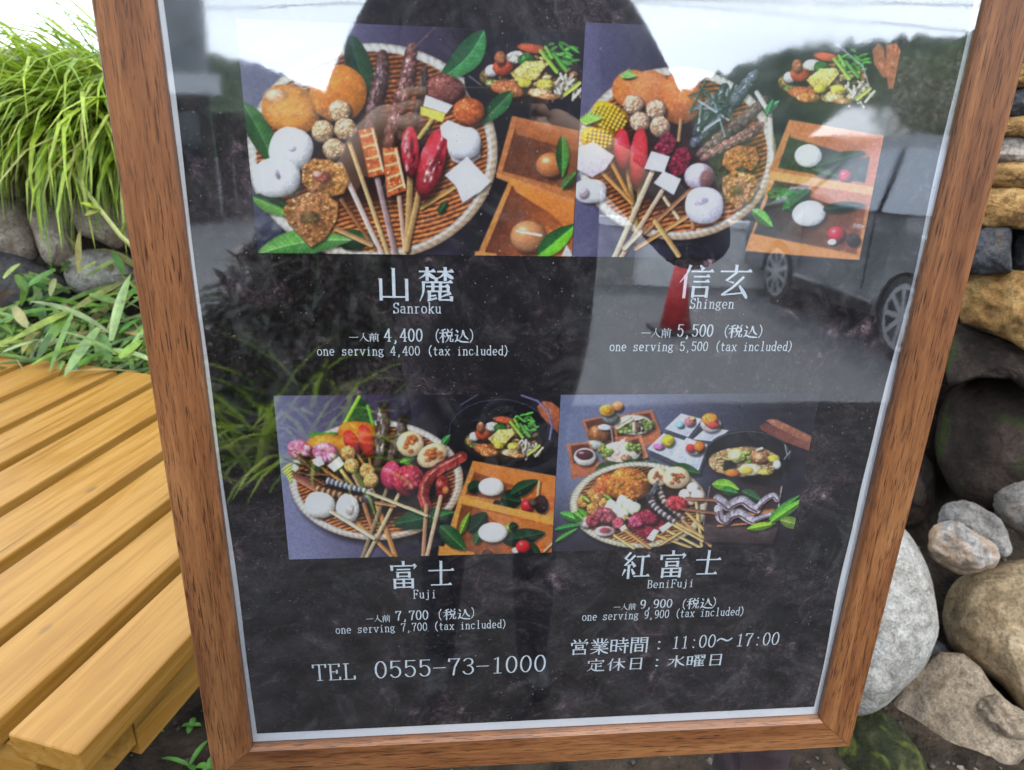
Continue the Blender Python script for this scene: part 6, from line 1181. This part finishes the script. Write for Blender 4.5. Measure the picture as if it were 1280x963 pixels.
hp = MC + mdir(-7, 0) * 3.5; hp.z = -.15
hb = thing('stand_in_hedge', 'added dark leaf mass behind the photographer, darkens the mirror image left of the coat', 'shrub', hp)  # added mass that darkens the mirror image beside the coat, no known hedge
for az, dd, zz in ((-13.5, 3.6, .22), (-11, 3.6, .5), (-8, 3.6, .72), (-5, 3.7, .8), (-2, 3.8, .78), (-12, 3.35, .0), (-8, 3.3, .1), (-4, 3.3, .1)):
    q = MC + mdir(az, 0) * dd; stuff(leafball('foliage', (q.x, q.y, zz), .36, 1500, DARKLEAF, .13, hb, 1.0))

# ---------------------------------------------------------------- the photographer, who is seen mirrored in the glass
JACKET = noisy('dark_jacket_cloth', (.022, .02, .024), (.04, .036, .042), 30, .85, .3, .002)
TROUSER = noisy('dark_trouser_cloth', (.018, .019, .024), (.03, .032, .04), 40, .85, .3, .002)
SKIN = noisy('skin', (.26, .15, .10), (.32, .19, .125), 15, .5, .05, .001)
HAIR = noisy('black_hair', (.01, .009, .008), (.025, .02, .018), 60, .5, .5, .003)
SHOE = noisy('black_shoe', (.015, .015, .016), (.03, .03, .03), 20, .5)
PHB, _t, _b = mat('black_phone_case', .4); _b.inputs['Base Color'].default_value = (.015, .015, .017, 1)
def skin_graph(nodes, edges, roots, sub=2):
    me = bpy.data.meshes.new('person'); me.from_pydata([n[0] for n in nodes], edges, []); o = bpy.data.objects.new('person', me); C.objects.link(o)
    m = o.modifiers.new('s', 'SKIN'); m.branch_smoothing = .5
    for i, n in enumerate(nodes):
        v = me.skin_vertices[0].data[i]; r = n[1]; v.radius = r if isinstance(r, tuple) else (r, r); v.use_root = i in roots
    s = o.modifiers.new('ss', 'SUBSURF'); s.levels = sub; s.render_levels = sub
    dg = bpy.context.evaluated_depsgraph_get(); nm = bpy.data.meshes.new_from_object(o.evaluated_get(dg)); o.modifiers.clear(); o.data = nm; return o
px0 = .10
nodes = [((px0, -.30, .78), (.29, .17)), ((px0, -.29, 1.0), (.28, .17)), ((px0, -.27, 1.26), (.26, .16)), ((px0, -.25, 1.52), (.2, .115)), ((px0, -.23, 1.62), (.075, .075)), ((px0, -.215, 1.66), (.058, .062)), ((px0, -.195, 1.74), (.076, .092)), ((px0, -.20, 1.815), (.066, .082))]
edges = [(i, i + 1) for i in range(7)]
def add(p, r, parent): nodes.append((p, r)); edges.append((parent, len(nodes) - 1)); return len(nodes) - 1
hands = []
for s, sh, el, wr in ((1, .155, (.5, -.2, 1.10), (.185, -.075, 1.325)), (-1, .155, (-.22, -.22, 1.12), (-.095, -.075, 1.325))):
    a = add((px0 + s * sh, -.25, 1.545), .085, 3); b = add(((px0 + s * sh + el[0]) / 2 + s * .01, -.235, 1.33), .08, a); c = add(el, .07, b); d = add(((el[0] + wr[0]) / 2, -.135, 1.24), .055, c); e = add(wr, .032, d)
    palm = add((wr[0] - s * .022, -.045, 1.34), (.03, .022), e); hands.append((s, palm))
for s in (1, -1):
    a = add((px0 + s * .09, -.31, .72), (.1, .1), 0); b = add((px0 + s * .1, -.31, .6), .085, a); c = add((px0 + s * .105, -.32, .48), .058, b); d = add((px0 + s * .11, -.35, .28), .055, c); e = add((px0 + s * .115, -.36, .08), .04, d); f = add((px0 + s * .13, -.25, .045), (.042, .032), e)
roots = {0}
for s, pm in hands:                                                # five fingers each, rooted in the palm and closed on the phone's edge
    p = Vector(nodes[pm][0]); edge = .138 if s > 0 else -.030
    for k in range(4):
        z = 1.372 - k * .0185; L = (.9, 1.0, .95, .78)[k]
        q0 = (p.x - s * .004, p.y - .012, z - .006); q1 = (edge + s * .016, -.034 + .004 * k, z); q2 = (edge + s * .005, -.046, z + .001); q3 = (edge - s * .024 * L, -.0345, z + .002)
        i0 = len(nodes); nodes.append((q0, .0095)); roots.add(i0); i1 = add(q1, .009, i0); i2 = add(q2, .0082, i1); add(q3, .0068, i2)
    i0 = len(nodes); nodes.append(((p.x - s * .002, p.y + .008, p.z - .012), .0115)); roots.add(i0); i1 = add((edge + s * .014, -.012, p.z - .018), .0105, i0); add((edge + s * .001, -.005, p.z - .004), .0088, i1)
body = skin_graph(nodes, edges, roots)
me = body.data; me.materials.clear()
for m_ in (JACKET, TROUSER, SKIN, SHOE): me.materials.append(m_)
for pg in me.polygons:
    c = pg.center; k = 0
    if c.z > 1.6: k = 2
    elif c.z < .66: k = 1
    if c.z < .1: k = 3
    if c.z > 1.2 and c.y > -.085: k = 2
    pg.material_index = k; pg.use_smooth = True
# face: brow, nose, mouth and ears pushed out of the head itself
hc = Vector((px0, -.195, 1.75))
for v in me.vertices:
    if v.co.z > 1.63:
        r = v.co - hc
        if r.y > .02:
            nose = math.exp(-(r.x / .013) ** 2 - ((r.z + .012) / .022) ** 2) * .022; eye = sum(math.exp(-((r.x - s * .031) / .014) ** 2 - ((r.z - .012) / .011) ** 2) for s in (1, -1)) * -.007; lip = math.exp(-(r.x / .024) ** 2 - ((r.z + .05) / .008) ** 2) * .005; chin = math.exp(-(r.x / .03) ** 2 - ((r.z + .085) / .02) ** 2) * .008
            v.co.y += nose + eye + lip + chin
tag(body, 'photographer in a dark jacket holding up a phone, mirrored in the glass', 'person')
bm = bmesh.new(); bmesh.ops.create_icosphere(bm, subdivisions=4, radius=1)
for v in list(bm.verts):
    c = v.co; v.co = Vector((c.x * .092, c.y * .108, c.z * .105)) * (1 + .04 * mn.noise(c * 6)) + hc + Vector((0, -.014, .03))
bmesh.ops.delete(bm, geom=[v for v in bm.verts if v.co.y > hc.y + .035 and v.co.z < hc.z + .075 or v.co.z < hc.z - .05], context='VERTS'); bm_obj('hair', bm, HAIR, body, True)
for s in (1, -1):
    bm = bmesh.new(); bmesh.ops.create_uvsphere(bm, u_segments=14, v_segments=8, radius=1, matrix=Matrix.Translation(hc + Vector((s * .084, -.006, -.005))) @ Matrix.Diagonal((.008, .018, .03, 1))); bm_obj('ear', bm, SKIN, body, True)
    bm = bmesh.new(); bmesh.ops.create_uvsphere(bm, u_segments=12, v_segments=8, radius=.011, matrix=Matrix.Translation(hc + Vector((s * .03, .072, .012)))); e_ = bm_obj('eye', bm, WHITE, body, True)
    bm = bmesh.new(); bmesh.ops.create_uvsphere(bm, u_segments=10, v_segments=6, radius=.0055, matrix=Matrix.Translation(hc + Vector((s * .03, .0795, .0115)))); bm_obj('pupil', bm, PHB, e_, True)
ph = thing('phone', 'black phone held sideways in both hands of the photographer, mirrored', 'phone', (.055, -.024, 1.345))
box('case', (-.026, -.028, 1.308), (.134, -.019, 1.382), PHB, ph, bev=.004, seg=3)
box('camera_bump', (-.02, -.0188, 1.330), (.014, -.0155, 1.372), PHB, ph, bev=.0014)
